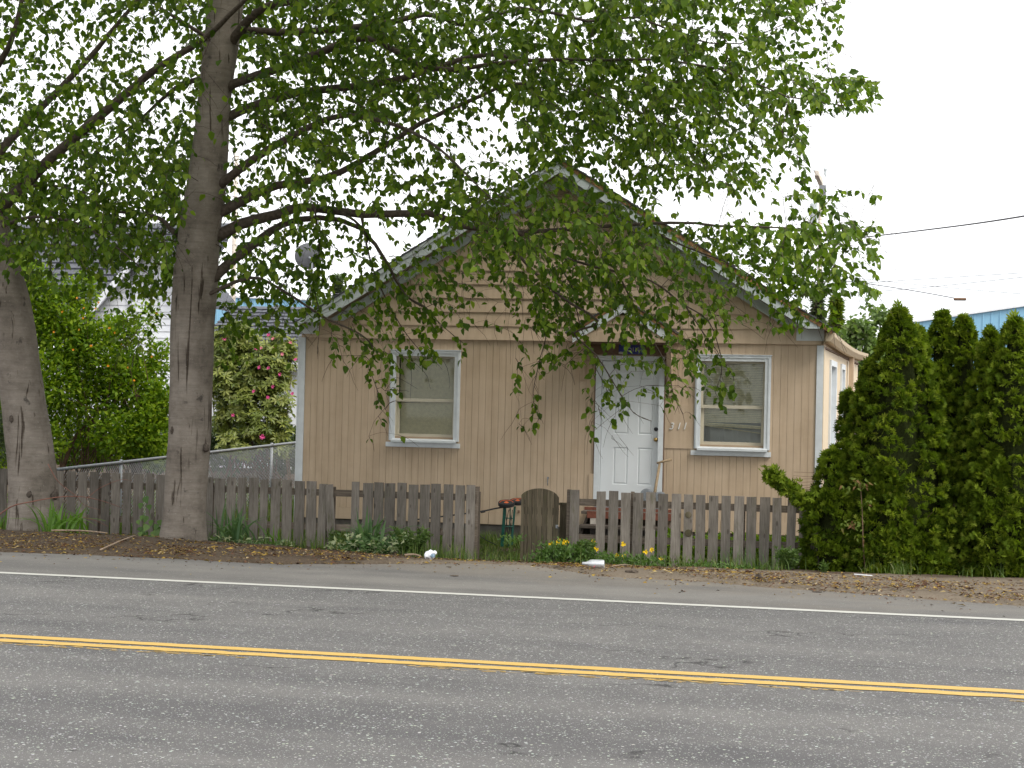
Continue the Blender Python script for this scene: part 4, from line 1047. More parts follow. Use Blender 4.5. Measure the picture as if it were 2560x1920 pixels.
def want(c, r):
    """leaf cover 0..1 at column c, row r (may lie outside the frame)"""
    if r < -len(ROWT) or r >= len(DENS) or c > 24 or c < -5: return 0
    if c < 0: return .65 if r < 6 else .35
    if r < 0: return int(ROWT[-1 - r][c]) / 10 * .9
    return int(DENS[r][c]) / 10 if c < len(DENS[r]) else 0
LX = np.concatenate([P for _, P, _ in LIMBS]); LR = np.concatenate([[i] * len(P) for i, (_, P, _) in enumerate(LIMBS)])
SUB = 3
CELL = 79 * K / SUB                                  # bookkeeping cells, three to a map square
leafP, leafD, leafN, leafL, leafT, leafRoot = [], [], [], [], [], []
twA, twB = MB(), MB()
cnt = {}
AREA = 60.0
THIN = [(1380, 1480, 385, 470, .6), (1500, 1660, 900, 1060, .7), (1650, 1920, 478, 552, .3), (1420, 1560, 398, 480, .55), (1545, 1690, 482, 585, .55), (1190, 1300, 240, 380, .5), (1650, 1730, 1042, 1090, 0), (1425, 1545, 775, 850, .35), (1535, 1635, 848, 892, .45), (1560, 1650, 895, 960, .6), (1180, 1330, 690, 860, .5), (700, 800, 590, 680, .55), (2010, 2300, 270, 430, .25), (1380, 1440, 460, 510, .5)]
def thin(u, v):
    f = 1.0
    for a, b, c, d, k in THIN:
        if a < u < b and c < v < d: f *= k
    return f

target = {}
for r in range(-len(ROWT) * SUB, len(DENS) * SUB):
    for c in range(-5 * SUB, 25 * SUB):
        w = want(c // SUB, r // SUB)
        if w > 0:
            nz = mnoise.noise((c * .42, r * .55, 1.7)) * 1.1 + mnoise.noise((c * 1.1, r * 1.1, 6.1)) * .5     # leafy clumps and holes
            w = min(.96, max(0, w * (1 + .85 * nz) if w < .85 else w * (1 + .22 * nz)))
            w *= thin((c + .5) * CELL, (r + .5) * CELL)
            if w > .08: target[(c, r)] = -math.log(1 - w) * CELL * CELL / AREA
cT = curve(np.column_stack([np.asarray(tA), rA]), 90)
def over_trunk(p):
    """in front of the straight trunk, as seen from the road"""
    if p[2] > 7.2 or p[1] > 18.7: return False
    s = (18.6 - 0) / p[1]; x = p[0] * s; z = EYE + (p[2] - EYE) * s
    i = int(np.argmin(np.abs(cT[:, 2] - z))); return abs(x - cT[i, 0]) < cT[i, 3] * 1.05
def spray(base, d, length, root, force=False):
    """a short leafy twig from base along d, drooping"""
    n = max(3, int(length / .05)); pts = [base]; p = base.copy(); dd = unit(d)
    for i in range(n):
        dd = unit(dd + np.array([0, 0, -.10]) + rng.normal(0, .12, 3)); p = p + dd * length / n; pts.append(p.copy())
    uv, z = proj(np.array(pts))
    if uv[0, 1] > -120 or rng.random() < .3: (twA if root is treeA else twB).tube(pts[::2] + ([pts[-1]] if len(pts) % 2 == 0 else []), list(np.linspace(.0036, .0014, len(pts[::2]) + (len(pts) % 2 == 0))), 3, cap=False)
    uv, z = proj(np.array(pts))
    for i in range(1, len(pts)):
        for s in ((-1, 1) if i % 2 else (1,)):
            cell = (int(math.floor(uv[i, 0] / CELL)), int(math.floor(uv[i, 1] / CELL)))
            if thin(*uv[i]) == 0: continue
            if not force:
                t = target.get(cell, 0)
                if cnt.get(cell, 0) >= t * 1.2: continue
            if over_trunk(pts[i]) and rng.random() < .85: continue
            cnt[cell] = cnt.get(cell, 0) + 1
            ax = unit(pts[i] - pts[i - 1]); side_ = unit(np.cross(ax, [0, 0, 1.0]) + rng.normal(0, .25, 3))
            ld = unit(ax * .5 + side_ * s * .8 + np.array([0, 0, -.75]) + rng.normal(0, .35, 3))
            nn_ = unit(np.array([0, 0, .8]) + rng.normal(0, .6, 3) + np.array([.1, -.35, 0]))
            st = pts[i] + ld * .02
            leafP.append(st); leafD.append(ld); leafN.append(nn_); leafL.append(rng.uniform(.058, .122)); leafT.append(rng.random()); leafRoot.append(0 if root is treeA else 1)
# leaves along the thin ends of the limbs
for root, P, r in LIMBS:
    seg = np.linalg.norm(np.diff(P, axis=0), axis=1)
    for i in range(1, len(P)):
        if r[i] > .022: continue
        k = max(1, int(seg[i - 1] / .10))
        for j in range(k):
            q = P[i - 1] + (P[i] - P[i - 1]) * (j + rng.random()) / k
            uv, _ = proj(q); cell = (int(uv[0, 0] // CELL), int(uv[0, 1] // CELL))
            low = uv[0, 1] > 640 * K
            out = unit(np.array([rng.normal(0, .5), rng.normal(0, .5), -.55 + rng.normal(0, .25)]) + unit(P[i] - P[i - 1]) * .6)
            spray(q, out, rng.uniform(.10, .26) if low else rng.uniform(.18, .4), root, force=low and rng.random() < .25)
keys = [k for k in target]
# twigs grow outwards: each new one starts from wood that is already there
ATT = [LX]; ATR = [np.array([0 if LIMBS[i][0] is treeA else 1 for i in LR])]; ATW = [np.array([max(.0022, min(.007, LIMBS[i][2][0] * .2)) for i in LR])]
att, atr, atw = ATT[0], ATR[0], ATW[0]; pend = []; pendr = []; pendw = []
tries = 0; dead = {}
while tries < 110000 and len(leafP) < 84000:
    tries += 1
    c, r = keys[rng.integers(len(keys))]
    t = target[(c, r)]
    if cnt.get((c, r), 0) >= t * .9: continue
    u, v = (c + rng.random()) * CELL, (r + rng.random()) * CELL
    if v > 560 * K: Y = rng.uniform(18.6, 21.3)
    elif v < -20: Y = rng.uniform(12.5, 22.5)
    else: Y = rng.uniform(16.4, 21.6)
    p = onY(u, v, Y)
    if over_trunk(p) and rng.random() < .93: continue
    d2 = ((att - p) ** 2).sum(1); j = int(np.argmin(d2)); dist = math.sqrt(d2[j])
    lim_ = .62 if tries < 70000 else 1.1
    if dist > lim_: continue
    root = treeA if atr[j] == 0 else treeB
    away = unit(p - att[j]); trunkx = -7.8 if root is treeA else -10
    out = unit(np.array([np.sign(p[0] - trunkx) * .5, (p[1] - 18.6) * .2, -.30]) + away * .8 + rng.normal(0, .3, 3))
    tw = twA if root is treeA else twB
    w1 = max(.0016, atw[j] * .72)
    if dist > .06:
        mid = (p + att[j]) / 2 + np.array([0, 0, .08 * dist]) + rng.normal(0, .06, 3) * dist
        cc_ = curve([att[j], mid, p], 5); tw.tube(cc_, list(np.linspace(w1 * 1.1, w1, len(cc_))), 3, cap=False)
        for q_ in cc_[2:]: pend.append(q_); pendr.append(atr[j]); pendw.append(w1)
    spray(p, out, rng.uniform(.26, .5), root)
    if len(pend) > 40:
        att = np.concatenate([att, np.array(pend)]); atr = np.concatenate([atr, np.array(pendr)]); atw = np.concatenate([atw, np.array(pendw)]); pend, pendr, pendw = [], [], []
leafP, leafD, leafN = map(np.array, (leafP, leafD, leafN)); leafL, leafT, leafRoot = map(np.array, (leafL, leafT, leafRoot))
twA.build('twigs', M['twig'], treeA, kind='stuff'); twB.build('twigs', M['twig'], treeB, kind='stuff')
uv, z = proj(leafP)
inn = (uv[:, 0] > 20) & (uv[:, 0] < 2540) & (uv[:, 1] > 20) & (uv[:, 1] < 1900)
big = np.where(inn, leafL / z, 0)
me1 = bpy.data.meshes.new('leaf'); me1.from_pydata([tuple(p) for p in OVATE[0]], [], [tuple(map(int, f)) for f in OVATE[1]]); me1.materials.append(M['leaf'])
for k, root in ((0, treeA), (1, treeB)):
    sel = np.where(leafRoot == k)[0]
    order = sel[np.argsort(-big[sel])]; top, rest = order[:290], order[290:]
    for i in top:
        Rm = frames(leafD[i:i + 1], leafN[i:i + 1])[0]
        o = bpy.data.objects.new('leaf', me1); COL.objects.link(o)
        mm = Matrix([[*(Rm[a] * leafL[i]), leafP[i][a]] for a in range(3)] + [[0, 0, 0, 1]])
        o.parent = root; o.matrix_parent_inverse = Matrix.Translation(root.location).inverted(); o.matrix_basis = mm
    far_ = rest[uv[rest, 1] < -40]; rest = rest[uv[rest, 1] >= -40]
    foliage('upper_foliage', OVLITE, leafP[far_], leafD[far_], leafN[far_], leafL[far_], leafT[far_], M['leaf'], root)
    foliage('foliage', OVATE, leafP[rest], leafD[rest], leafN[rest], leafL[rest], leafT[rest], M['leaf'], root)
print('LEAVES', len(leafP), tries)
# ================================================================== CEDAR HEDGE
def fan_template(nb=5, spread=1.0, w=.085):
    V = []; F = []
    for k in range(nb):
        a = (k - (nb - 1) / 2) / ((nb - 1) / 2) * spread; L = 1 - .32 * abs(a)
        c, s = math.cos(a), math.sin(a); b = len(V); z1, z2 = .05 * math.cos(3 * k), -.10 * L
        for x, y, z in ((0, 0, 0), (.55 * L, w, z1), (L, 0, z2), (.55 * L, -w, z1)):
            V.append((x * c - y * s, x * s + y * c, z))
        F.append((b, b + 3, b + 2, b + 1))
    return np.array(V), np.array(F)
FAN = fan_template(4, .85, .13)
def cedar(top, base, Y, R, label, count, low=0.0, pw=.75, trunk=True, seed=0, group='cedar trees of the hedge'):
    """one tapering cedar; top/base are sightings of its tip and foot"""
    T = onY(*top, Y); Bx = onY(base, 1430, Y)[0]; zg = gzf(Bx, Y)
    root = empty('cedar_tree', (Bx, Y, zg), label, 'cedar tree', group)
    H = T[2] - zg; lr = np.random.default_rng(100 + seed)
    def axis(h): return np.array([Bx + (T[0] - Bx) * h, Y, zg + H * h])
    def rad(h): return R * 1.30 * (min(1, (1 - h) * 1.9) ** pw) * (.86 + .14 * math.sin(math.pi * min(1, h * 1.6 + .25)))
    nc = int(count * 3.0 / 16); P, D, Nn, L, Tn = [], [], [], [], []
    for k in range(nc):
        h = low + (1 - low) * (lr.random() ** 1.15) * .99; q = lr.uniform(0, 2 * math.pi)
        o = np.array([math.cos(q), math.sin(q), 0]); r = rad(h) * (lr.uniform(.80, 1.10) + .12 * mnoise.noise((math.cos(q) * 1.5 + seed * 5, math.sin(q) * 1.5, h * 5)))
        C = axis(h) + o * r * .86
        cr = (.05 + .06 * (1 - h)) * lr.uniform(.8, 1.25); tn = lr.random() * .8
        side_ = np.cross(o, [0, 0, 1.0])
        pl = unit(side_ * lr.normal(0, 1) + o * lr.normal(0, .5) + np.array([0, 0, .25]))
        for j in range(16):
            dv = unit(o * lr.uniform(.1, 1.0) + side_ * lr.normal(0, .65) + np.array([0, 0, lr.uniform(-.25, .95)]))
            P.append(C + dv * cr * lr.uniform(.0, .7)); D.append(unit(dv + np.array([0, 0, -.12])))
            Nn.append(unit(pl + lr.normal(0, .55, 3))); L.append(lr.uniform(.035, .085)); Tn.append(min(.98, max(0, tn + lr.normal(0, .12))))
    for k in range(40):        # wisps at the tip
        hh = lr.uniform(.93, 1.0); dv = unit(np.array([lr.normal(0, .4), lr.normal(0, .4), 1.0]))
        P.append(axis(hh) + lr.normal(0, .015, 3)); D.append(dv); Nn.append(lr.normal(0, 1, 3)); L.append(lr.uniform(.06, .12)); Tn.append(lr.uniform(.6, .95))
    P = np.array(P); keep = P[:, 2] > zg + .02
    foliage('crown', FAN, P[keep], np.array(D)[keep], np.array(Nn)[keep], np.array(L)[keep], np.array(Tn)[keep], M['thuja'], root)
    # dark core added to block light inside the crown, then the trunk
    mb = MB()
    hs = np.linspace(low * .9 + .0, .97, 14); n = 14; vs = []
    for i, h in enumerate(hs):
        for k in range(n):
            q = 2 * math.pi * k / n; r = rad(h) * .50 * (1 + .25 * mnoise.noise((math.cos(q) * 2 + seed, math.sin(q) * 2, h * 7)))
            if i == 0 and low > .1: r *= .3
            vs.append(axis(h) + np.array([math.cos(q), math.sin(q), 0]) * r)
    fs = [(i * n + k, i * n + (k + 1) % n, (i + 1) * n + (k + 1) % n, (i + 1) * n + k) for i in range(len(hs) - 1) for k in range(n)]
    mb.add(vs, fs).build('shade_core', M['thuja_core'], root)
    tb = MB().tube([axis(0) - [0, 0, .1], axis(.3), axis(.7), axis(.95)], [.055 * R / .5, .045 * R / .5, .025, .006], 8)
    for k in range(10 if low > .1 else 4):
        h = lr.uniform(.06, max(.2, low + .1)); q = lr.uniform(0, 6.28); o = np.array([math.cos(q), math.sin(q), .35])
        tb.tube([axis(h), axis(h) + o * rad(h) * .5, axis(h) + o * rad(h) * .8 + [0, 0, .1]], [.012, .008, .003], 5)
    tb.build('trunk', M['stem'], root)
    return root
c1 = cedar((2249, 768), 2236, 20.05, .62, 'tallest cedar of the hedge with a single pointed tip, nearest the house', 5200, seed=1)
cedar((2293, 818), 2300, 20.25, .42, 'rounded shorter cedar tip pressed against the right flank of the tallest cedar', 3000, seed=2)
cedar((2356, 780), 2352, 20.75, .46, 'slim pointed cedar in front of the blue building\'s left end', 3400, low=.30, seed=3)
cedar((2410, 792), 2412, 20.65, .46, 'light-tipped pointed cedar second from the blue building\'s left end, above the dark hollow', 3400, low=.30, seed=4)
cedar((2476, 822), 2476, 20.25, .44, 'low-topped ragged cedar between the light-tipped one and the broad end cedar', 3400, seed=5)
cedar((2538, 795), 2540, 19.95, .56, 'broad cedar cut by the right edge of the photo', 4200, seed=6)
cedar((2655, 790), 2660, 20.05, .58, 'cedar continuing the hedge just outside the right edge', 1700, seed=7)
cedar((2790, 805), 2795, 20.0, .58, 'next cedar of the hedge further outside the right edge', 1300, seed=17)
cedar((2176, 905), 2170, 20.2, .40, 'shoulder-high dark cedar between the house corner and the tallest cedar', 3000, seed=8)
cedar((2120, 980), 2122, 20.45, .21, 'thin upright cedar leader standing against the house side wall', 1500, seed=9, pw=.5)
c10 = cedar((2082, 1128), 2084, 19.85, .30, 'knee-high bushy cedar at the end of the picket fence with a drooping bough', 2600, seed=10, pw=.55)
cedar((2320, 1300), 2318, 19.75, .26, 'low spreading cedar skirt at the foot of the hedge beside the dark gap', 1400, seed=11, pw=.6)
cedar((2480, 1120), 2490, 19.75, .34, 'mid-height bushy cedar filling the hedge front right of the dark gap', 2600, seed=12, pw=.6)
cedar((2215, 1180), 2200, 19.70, .36, 'bushy waist-high cedar growth in front of the tallest cedar', 2800, seed=13, pw=.55)
# the bough that leans over the fence
bp = curve([onY(2110, 1275, 19.9), onY(2060, 1262, 19.75), onY(2010, 1248, 19.68), onY(1965, 1215, 19.65), onY(1925, 1185, 19.65)], 40)
lr = np.random.default_rng(5); P, D, Nn, L, Tn = [], [], [], [], []
for i in range(1500):
    t = lr.random() ** .8; p = bp[min(len(bp) - 1, int(t * len(bp)))]; w = .10 * (1 - .35 * t)
    P.append(p + lr.normal(0, w * .55, 3)); D.append(unit(np.array([-.7, -.2, .05]) + lr.normal(0, .7, 3))); Nn.append(lr.normal(0, 1, 3)); L.append(lr.uniform(.05, .11)); Tn.append(lr.uniform(.1, .95))
bo = foliage('bough', FAN, P, D, Nn, L, Tn, M['thuja'], c10)
tb = MB().tube(list(bp + [0, 0.02, .0]), list(np.linspace(.014, .004, len(bp))), 6)
for k in range(9):
    a = onY(2110 - k * 9, 1188 + k * 6 + random.uniform(-6, 6), 19.85); b = onY(1985 - k * 2, 1180 + k * 9, 19.68)
    tb.tube(curve([onY(2125, 1200 + k * 5, 20.0), a, b], 8), list(np.linspace(.006, .0015, 8)), 4)
tb.build('bare_twigs', M['stem'], c10)
# young volunteer sapling in front of the hedge
sp_ = empty('sapling', (onY(2163, 1436, 19.35)[0], 19.35, -.2), 'thin young sapling with reddish leaves growing against the cedar hedge', 'sapling')
st = curve([onY(2164, 1440, 19.35), onY(2158, 1360, 19.33), onY(2155, 1270, 19.33), onY(2150, 1205, 19.3)], 16)
MB().tube(list(st), list(np.linspace(.012, .003, len(st))), 6).build('stem', M['stem'], sp_)
P, D, Nn, L, Tn = [], [], [], [], []
for (u, v, n_) in ((2145, 1200, 16), (2120, 1215, 12), (2165, 1210, 10), (2135, 1305, 14), (2118, 1312, 10), (2160, 1255, 8), (2150, 1340, 5)):
    for k in range(n_):
        P.append(onY(u + lr.normal(0, 11), v + lr.normal(0, 6), 19.3 + lr.normal(0, .04))); D.append(unit(np.array([lr.normal(0, .7), -.2, -.5]) + lr.normal(0, .3, 3))); Nn.append(unit(np.array([0, -.5, .8]) + lr.normal(0, .4, 3))); L.append(lr.uniform(.045, .08)); Tn.append(lr.random())
M['sapleaf'] = leafmat('sapling_leaf', [(0, (.08, .12, .02)), (.6, (.12, .16, .03)), (.7, (.15, .09, .04)), (1, (.18, .10, .05))], .2, .7, .1)
foliage('leaves', LANCE, P, D, Nn, L, Tn, M['sapleaf'], sp_)

# ================================================================== SHRUBS BEHIND THE CHAIN-LINK FENCE
def lumps(rs, items, tmpl, size, per, orient='out', shell=.45):
    P, D, Nn, L, Tn = [], [], [], [], []
    for (u, v, ru, rv, Y, n) in items:
        C = onY(u, v, Y); sc = Y / 3900 * 1.0; rx, rz = ru * sc, rv * sc; ry = min(rx, rz) * .9
        for k in range(int(n * per)):
            d = unit(rs.normal(0, 1, 3)); q = (rs.random() ** shell)
            wob = 1 + .28 * mnoise.noise((d[0] * 2.2 + u, d[1] * 2.2, d[2] * 2.2 + v))
            p = C + d * np.array([rx, ry, rz]) * q * wob
            if p[2] < gzf(p[0], p[1]) + .02: continue
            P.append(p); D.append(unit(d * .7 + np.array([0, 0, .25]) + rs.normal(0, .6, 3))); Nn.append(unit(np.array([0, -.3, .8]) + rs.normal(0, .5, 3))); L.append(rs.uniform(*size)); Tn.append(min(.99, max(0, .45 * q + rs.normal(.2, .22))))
    return map(np.array, (P, D, Nn, L, Tn))
rs = np.random.default_rng(21)
OVSM = leaf_template(.30, .10, .15, ((0, 0.1), (.45, 1.0), (1, 0)))
kx = onY(230, 1170, 25)
kerria = empty('flowering_shrub', (kx[0], 25, gzf(kx[0], 25)), 'big bright green shrub with small golden flowers between the two tree trunks', 'shrub')
items = [(95, 760, 60, 110, 24.6, 1500), (160, 830, 90, 110, 24.8, 2400), (250, 900, 100, 120, 25.0, 2600), (120, 960, 90, 110, 24.4, 1700), (330, 970, 80, 100, 25.0, 2000), (210, 1020, 120, 100, 24.8, 1700), (370, 1080, 60, 90, 24.6, 1500), (395, 1010, 45, 60, 24.8, 900), (300, 1090, 80, 70, 24.5, 800), (110, 1100, 60, 70, 24.2, 500), (230, 1130, 130, 45, 25.4, 1100), (390, 1140, 40, 40, 25.2, 500),
         (60, 690, 40, 60, 24.8, 500), (300, 830, 70, 50, 25.2, 420), (360, 800, 50, 60, 25.4, 160), (390, 900, 40, 60, 25.3, 420), (200, 730, 60, 50, 25.0, 500), (20, 850, 60, 160, 24.8, 1400), (10, 1060, 60, 120, 24.2, 900)]
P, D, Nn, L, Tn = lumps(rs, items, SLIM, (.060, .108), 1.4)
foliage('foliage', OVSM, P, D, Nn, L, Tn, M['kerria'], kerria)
st = MB()
for k in range(46):
    u0 = rs.uniform(60, 400); b = onY(u0, 1190, 24.8); b[2] = gzf(b[0], b[1])
    u1, v1 = rs.uniform(40, 420), rs.uniform(780, 1060); e = onY(u1, v1, 24.8 + rs.uniform(-.5, .6)); md = (b + e) / 2 + np.array([rs.normal(0, .15), rs.normal(0, .1), .25])
    st.tube(curve([b, md, e], 10), list(np.linspace(.014, .003, 10)), 5)
st.tube(curve([onY(345, 1185, 24.9), onY(330, 1120, 24.9), onY(360, 1040, 24.8), onY(330, 960, 24.9)], 14), list(np.linspace(.085, .03, 14)), 8)
st.tube(curve([onY(150, 1185, 24.7), onY(190, 1090, 24.6), onY(240, 1040, 24.6)], 10), list(np.linspace(.045, .015, 10)), 7)
st.build('stems', M['stem'], kerria)
def blossom(parent, p, r, mat, n=7, name='blossom'):
    mb = MB(); f = unit(np.array([rs.normal(0, .3), -1, .35 + rs.normal(0, .2)]))
    a = unit(np.cross(f, [0, 0, 1])); b = np.cross(a, f)
    for k in range(n):
        q = 2 * math.pi * k / n + rs.random(); d = a * math.cos(q) + b * math.sin(q); s = unit(np.cross(f, d))
        mb.add([p, p + d * r * .6 + s * r * .32 + f * r * .35, p + d * r + f * r * .25, p + d * r * .6 - s * r * .32 + f * r * .35], [(0, 1, 2, 3)])
    for k in range(n // 2 + 1):
        q = 2 * math.pi * k / (n // 2 + 1); d = a * math.cos(q) + b * math.sin(q); s = unit(np.cross(f, d))
        mb.add([p + f * r * .2, p + d * r * .4 + s * r * .2 + f * r * .7, p + d * r * .5 + f * r * .75, p + d * r * .4 - s * r * .2 + f * r * .7], [(0, 1, 2, 3)])
    return mb.build(name, mat, parent)
for (x, y) in ((500, 480), (640, 510), (620, 548), (545, 545), (405, 570), (540, 610), (515, 685), (710, 675), (475, 815), (590, 790), (790, 775), (745, 705), (985, 860), (830, 930), (870, 1015), (1015, 580), (700, 920), (350, 700)):
    blossom(kerria, onY(x * .3858, 560 + y * .3858, 24.2), .024, M['gold'], 7)
rx_ = onY(640, 1130, 30.5)
rhodo = empty('rhododendron', (rx_[0], 30.5, gzf(rx_[0], 30.5)), 'tall rhododendron with pink flowers between the trunk and the house corner', 'shrub')
items = [(560, 880, 55, 75, 30.5), (600, 850, 50, 50, 30.7), (650, 930, 75, 85, 30.5), (700, 900, 45, 80, 30.7), (560, 960, 45, 70, 30.2), (610, 1010, 60, 70, 30.3), (690, 1010, 50, 60, 30.4), (640, 1060, 50, 40, 30.1), (560, 1050, 30, 50, 30.3), (700, 1090, 35, 60, 30.3), (600, 1110, 60, 40, 30.1)]
P, D, Nn, L, Tn = [], [], [], [], []
for (u, v, ru, rv, Y) in items:
    C = onY(u, v, Y); sc = Y / 3900
    for k in range(int(ru * rv * (.062 if v < 980 else .034))):
        d = unit(rs.normal(0, 1, 3)); q = rs.random() ** .4; c = C + d * np.array([ru * sc, ru * sc * .9, rv * sc]) * q
        ax = unit(d * .6 + np.array([0, -.3, .7]) + rs.normal(0, .3, 3)); a = unit(np.cross(ax, rs.normal(0, 1, 3))); b = np.cross(ax, a); tn = min(.95, max(.02, rs.normal(.25 + .4 * q, .2)))
        for j in range(8):
            th = 2 * math.pi * j / 8 + rs.normal(0, .15); o = a * math.cos(th) + b * math.sin(th)
            P.append(c + o * .01); D.append(unit(o + ax * rs.uniform(-.1, .55))); Nn.append(unit(ax + rs.normal(0, .2, 3))); L.append(rs.uniform(.10, .16)); Tn.append(min(.99, max(0, tn + rs.normal(0, .08))))
foliage('foliage', SLIM, np.array(P), np.array(D), np.array(Nn), np.array(L), np.array(Tn), M['rhodo'], rhodo)
st = MB()
for k in range(34):
    b = onY(rs.uniform(540, 730), 1165, 30.5); b[2] = gzf(b[0], b[1]); e = onY(rs.uniform(530, 735), rs.uniform(880, 1060), 30.5 + rs.uniform(-.4, .4)); md = (b + e) / 2 + np.array([rs.normal(0, .2), 0, rs.normal(0, .1)])
    st.tube(curve([b, md, e], 10), list(np.linspace(.018, .005, 10)), 5)
st.build('stems', M['stem'], rhodo)
for i, (x, y) in enumerate(((1455, 745), (1740, 720), (1770, 745), (1660, 810), (1690, 805), (1830, 845), (1915, 880), (1680, 930), (1740, 935), (1815, 975), (1770, 1055), (1645, 1085), (1895, 1100), (1735, 1125), (1510, 1240), (1700, 1380), (1880, 770), (1780, 810))):
    blossom(rhodo, onY(x * .3858, 560 + y * .3858, 29.7), .042 if i != 15 else .06, M['palepink'] if i in (2, 5, 16, 4) else M['pink'], 9)
dk = empty('dark_shrub', (onY(-40, 1150, 22)[0], 22, gzf(-11.5, 22)), 'dense dark evergreen shrub left of the leaning trunk', 'shrub')
P, D, Nn, L, Tn = lumps(rs, [(-30, 1080, 70, 120, 22.2, 1800), (-90, 950, 110, 150, 22.6, 2500), (-10, 900, 50, 120, 23.0, 1000)], OVATE, (.06, .10), 1.0)
foliage('foliage', LANCE, P, D, Nn, L, Tn, M['conifer'], dk)

hk = empty('filler_hedge', (-13.5, 31, gzf(-13.5, 31)), 'dark hedge added to darken the background low between the shrub stems, behind the chain-link fence', 'hedge')  # added dark foliage, deepens the shade behind the stems
P, D, Nn, L, Tn = lumps(rs, [(60, 1110, 120, 75, 30.5, 1500), (230, 1110, 120, 70, 31, 1500), (400, 1120, 110, 65, 31, 1200), (560, 1110, 100, 75, 32.4, 2600), (690, 1120, 90, 70, 32.4, 2600)], OVATE, (.10, .17), 1.0)
foliage('foliage', LANCE, P, D, Nn, L, Tn, M['conifer'], hk)
# ================================================================== BACKGROUND BUILDINGS, TREES, POLES
# white neighbouring house with a steep gable and grey roof
NY = 36.0
nb = empty('white_house', (-17, NY, .2), 'white clapboard house with steep gable and grey roof behind the green shrub', 'house')
gp_, gl, gr = onY(385, 608, NY), onY(262, 752, NY), onY(530, 765, NY)
zb = .2
def nroof(x): return gp_[2] - abs(x - gp_[0]) * (gp_[2] - gl[2]) / (gp_[0] - gl[0])
xL, xR = gl[0] - .35, gp_[0] + (gp_[0] - gl[0]) + .4
z = zb
while z < gp_[2] - .05:
    z1 = min(z + .16, gp_[2] - .01)
    def half(zz): return min((gp_[0] - xL), (gp_[2] - zz) / ((gp_[2] - gl[2]) / (gp_[0] - gl[0])))
    a, b = half(z), half(z1); er = float(onY(505, 765, NY)[0] - gp_[0]); a2, b2 = min(a, er), min(b, er)
    MB().hexa([(gp_[0] - a, NY - .02, z), (gp_[0] + a2, NY - .02, z), (gp_[0] + a2, NY + .03, z), (gp_[0] - a, NY + .03, z), (gp_[0] - b, NY, z1), (gp_[0] + b2, NY, z1), (gp_[0] + b2, NY + .03, z1), (gp_[0] - b, NY + .03, z1)]).build('clapboard', M['siding_white'], nb)
    z += .16
sl = (gp_[2] - gl[2]) / (gp_[0] - gl[0]); e = gp_[0] - xL + .15
e_left = e
for sg in (-1, 1):
    e = e_left if sg < 0 else float(onY(512, 765, NY)[0] - gp_[0])
    def q_(d, y, up): return (gp_[0] + sg * d, y, gp_[2] - sl * d + up)
    v = [q_(0, NY - .3, .0), q_(e, NY - .3, .0), q_(e, NY + 2.5, .0), q_(0, NY + 2.5, .0), q_(0, NY - .3, .10), q_(e, NY - .3, .10), q_(e, NY + 2.5, .10), q_(0, NY + 2.5, .10)]
    if sg < 0: v = [v[1], v[0], v[3], v[2], v[5], v[4], v[7], v[6]]
    MB().hexa(v).build('gable_roof', M['roof_far'], nb)
    v = [q_(0, NY - .33, -.16), q_(e, NY - .33, -.16), q_(e, NY - .28, -.16), q_(0, NY - .28, -.16), q_(0, NY - .33, .08), q_(e, NY - .33, .08), q_(e, NY - .28, .08), q_(0, NY - .28, .08)]
    if sg < 0: v = [v[1], v[0], v[3], v[2], v[5], v[4], v[7], v[6]]
    MB().hexa(v).build('barge_board', M['siding_white'], nb)
a, b = onY(322, 668, NY), onY(345, 762, NY)
wn_ = MB().box(a[0], b[0], NY - .06, NY + .02, b[2], a[2]).build('window_frame', M['siding_white'], nb)
MB().box(a[0] + .07, b[0] - .05, NY - .065, NY - .06, b[2] + .07, (a[2] + b[2]) / 2 - .03).build('pane', M['galv'], wn_); MB().box(a[0] + .07, b[0] - .05, NY - .065, NY - .06, (a[2] + b[2]) / 2 + .03, a[2] - .07).build('pane', M['galv'], wn_)
# long main roof behind, sloping towards the road, built in courses
e0, e1 = onY(-200, 770, NY + 2.0), onY(330, 748, NY + 2.0); r0 = onY(-200, 560, NY + 5.5)
yy0, yy1, zz0, zz1 = NY + 1.2, NY + 5.5, 3.05, float(r0[2])
nc = 20
for c in range(nc):
    f0, f1 = c / nc, (c + 1) / nc; x0, x1 = e0[0] - 2, gp_[0]
    MB().hexa([(x0, yy0 + (yy1 - yy0) * f0, zz0 + (zz1 - zz0) * f0), (x1, yy0 + (yy1 - yy0) * f0, zz0 + (zz1 - zz0) * f0), (x1, yy0 + (yy1 - yy0) * f1 + .05, zz0 + (zz1 - zz0) * f1), (x0, yy0 + (yy1 - yy0) * f1 + .05, zz0 + (zz1 - zz0) * f1),
               (x0, yy0 + (yy1 - yy0) * f0 - .02, zz0 + (zz1 - zz0) * f0 + .05), (x1, yy0 + (yy1 - yy0) * f0 - .02, zz0 + (zz1 - zz0) * f0 + .05), (x1, yy0 + (yy1 - yy0) * f1 + .05, zz0 + (zz1 - zz0) * f1 + .03), (x0, yy0 + (yy1 - yy0) * f1 + .05, zz0 + (zz1 - zz0) * f1 + .03)]).build('shingle_course', M['roof_far'], nb)
MB().box(e0[0] - 2, gp_[0], NY + 1.6, NY + 9, zb, 3.0).build('side_wing', M['siding_white'], nb)
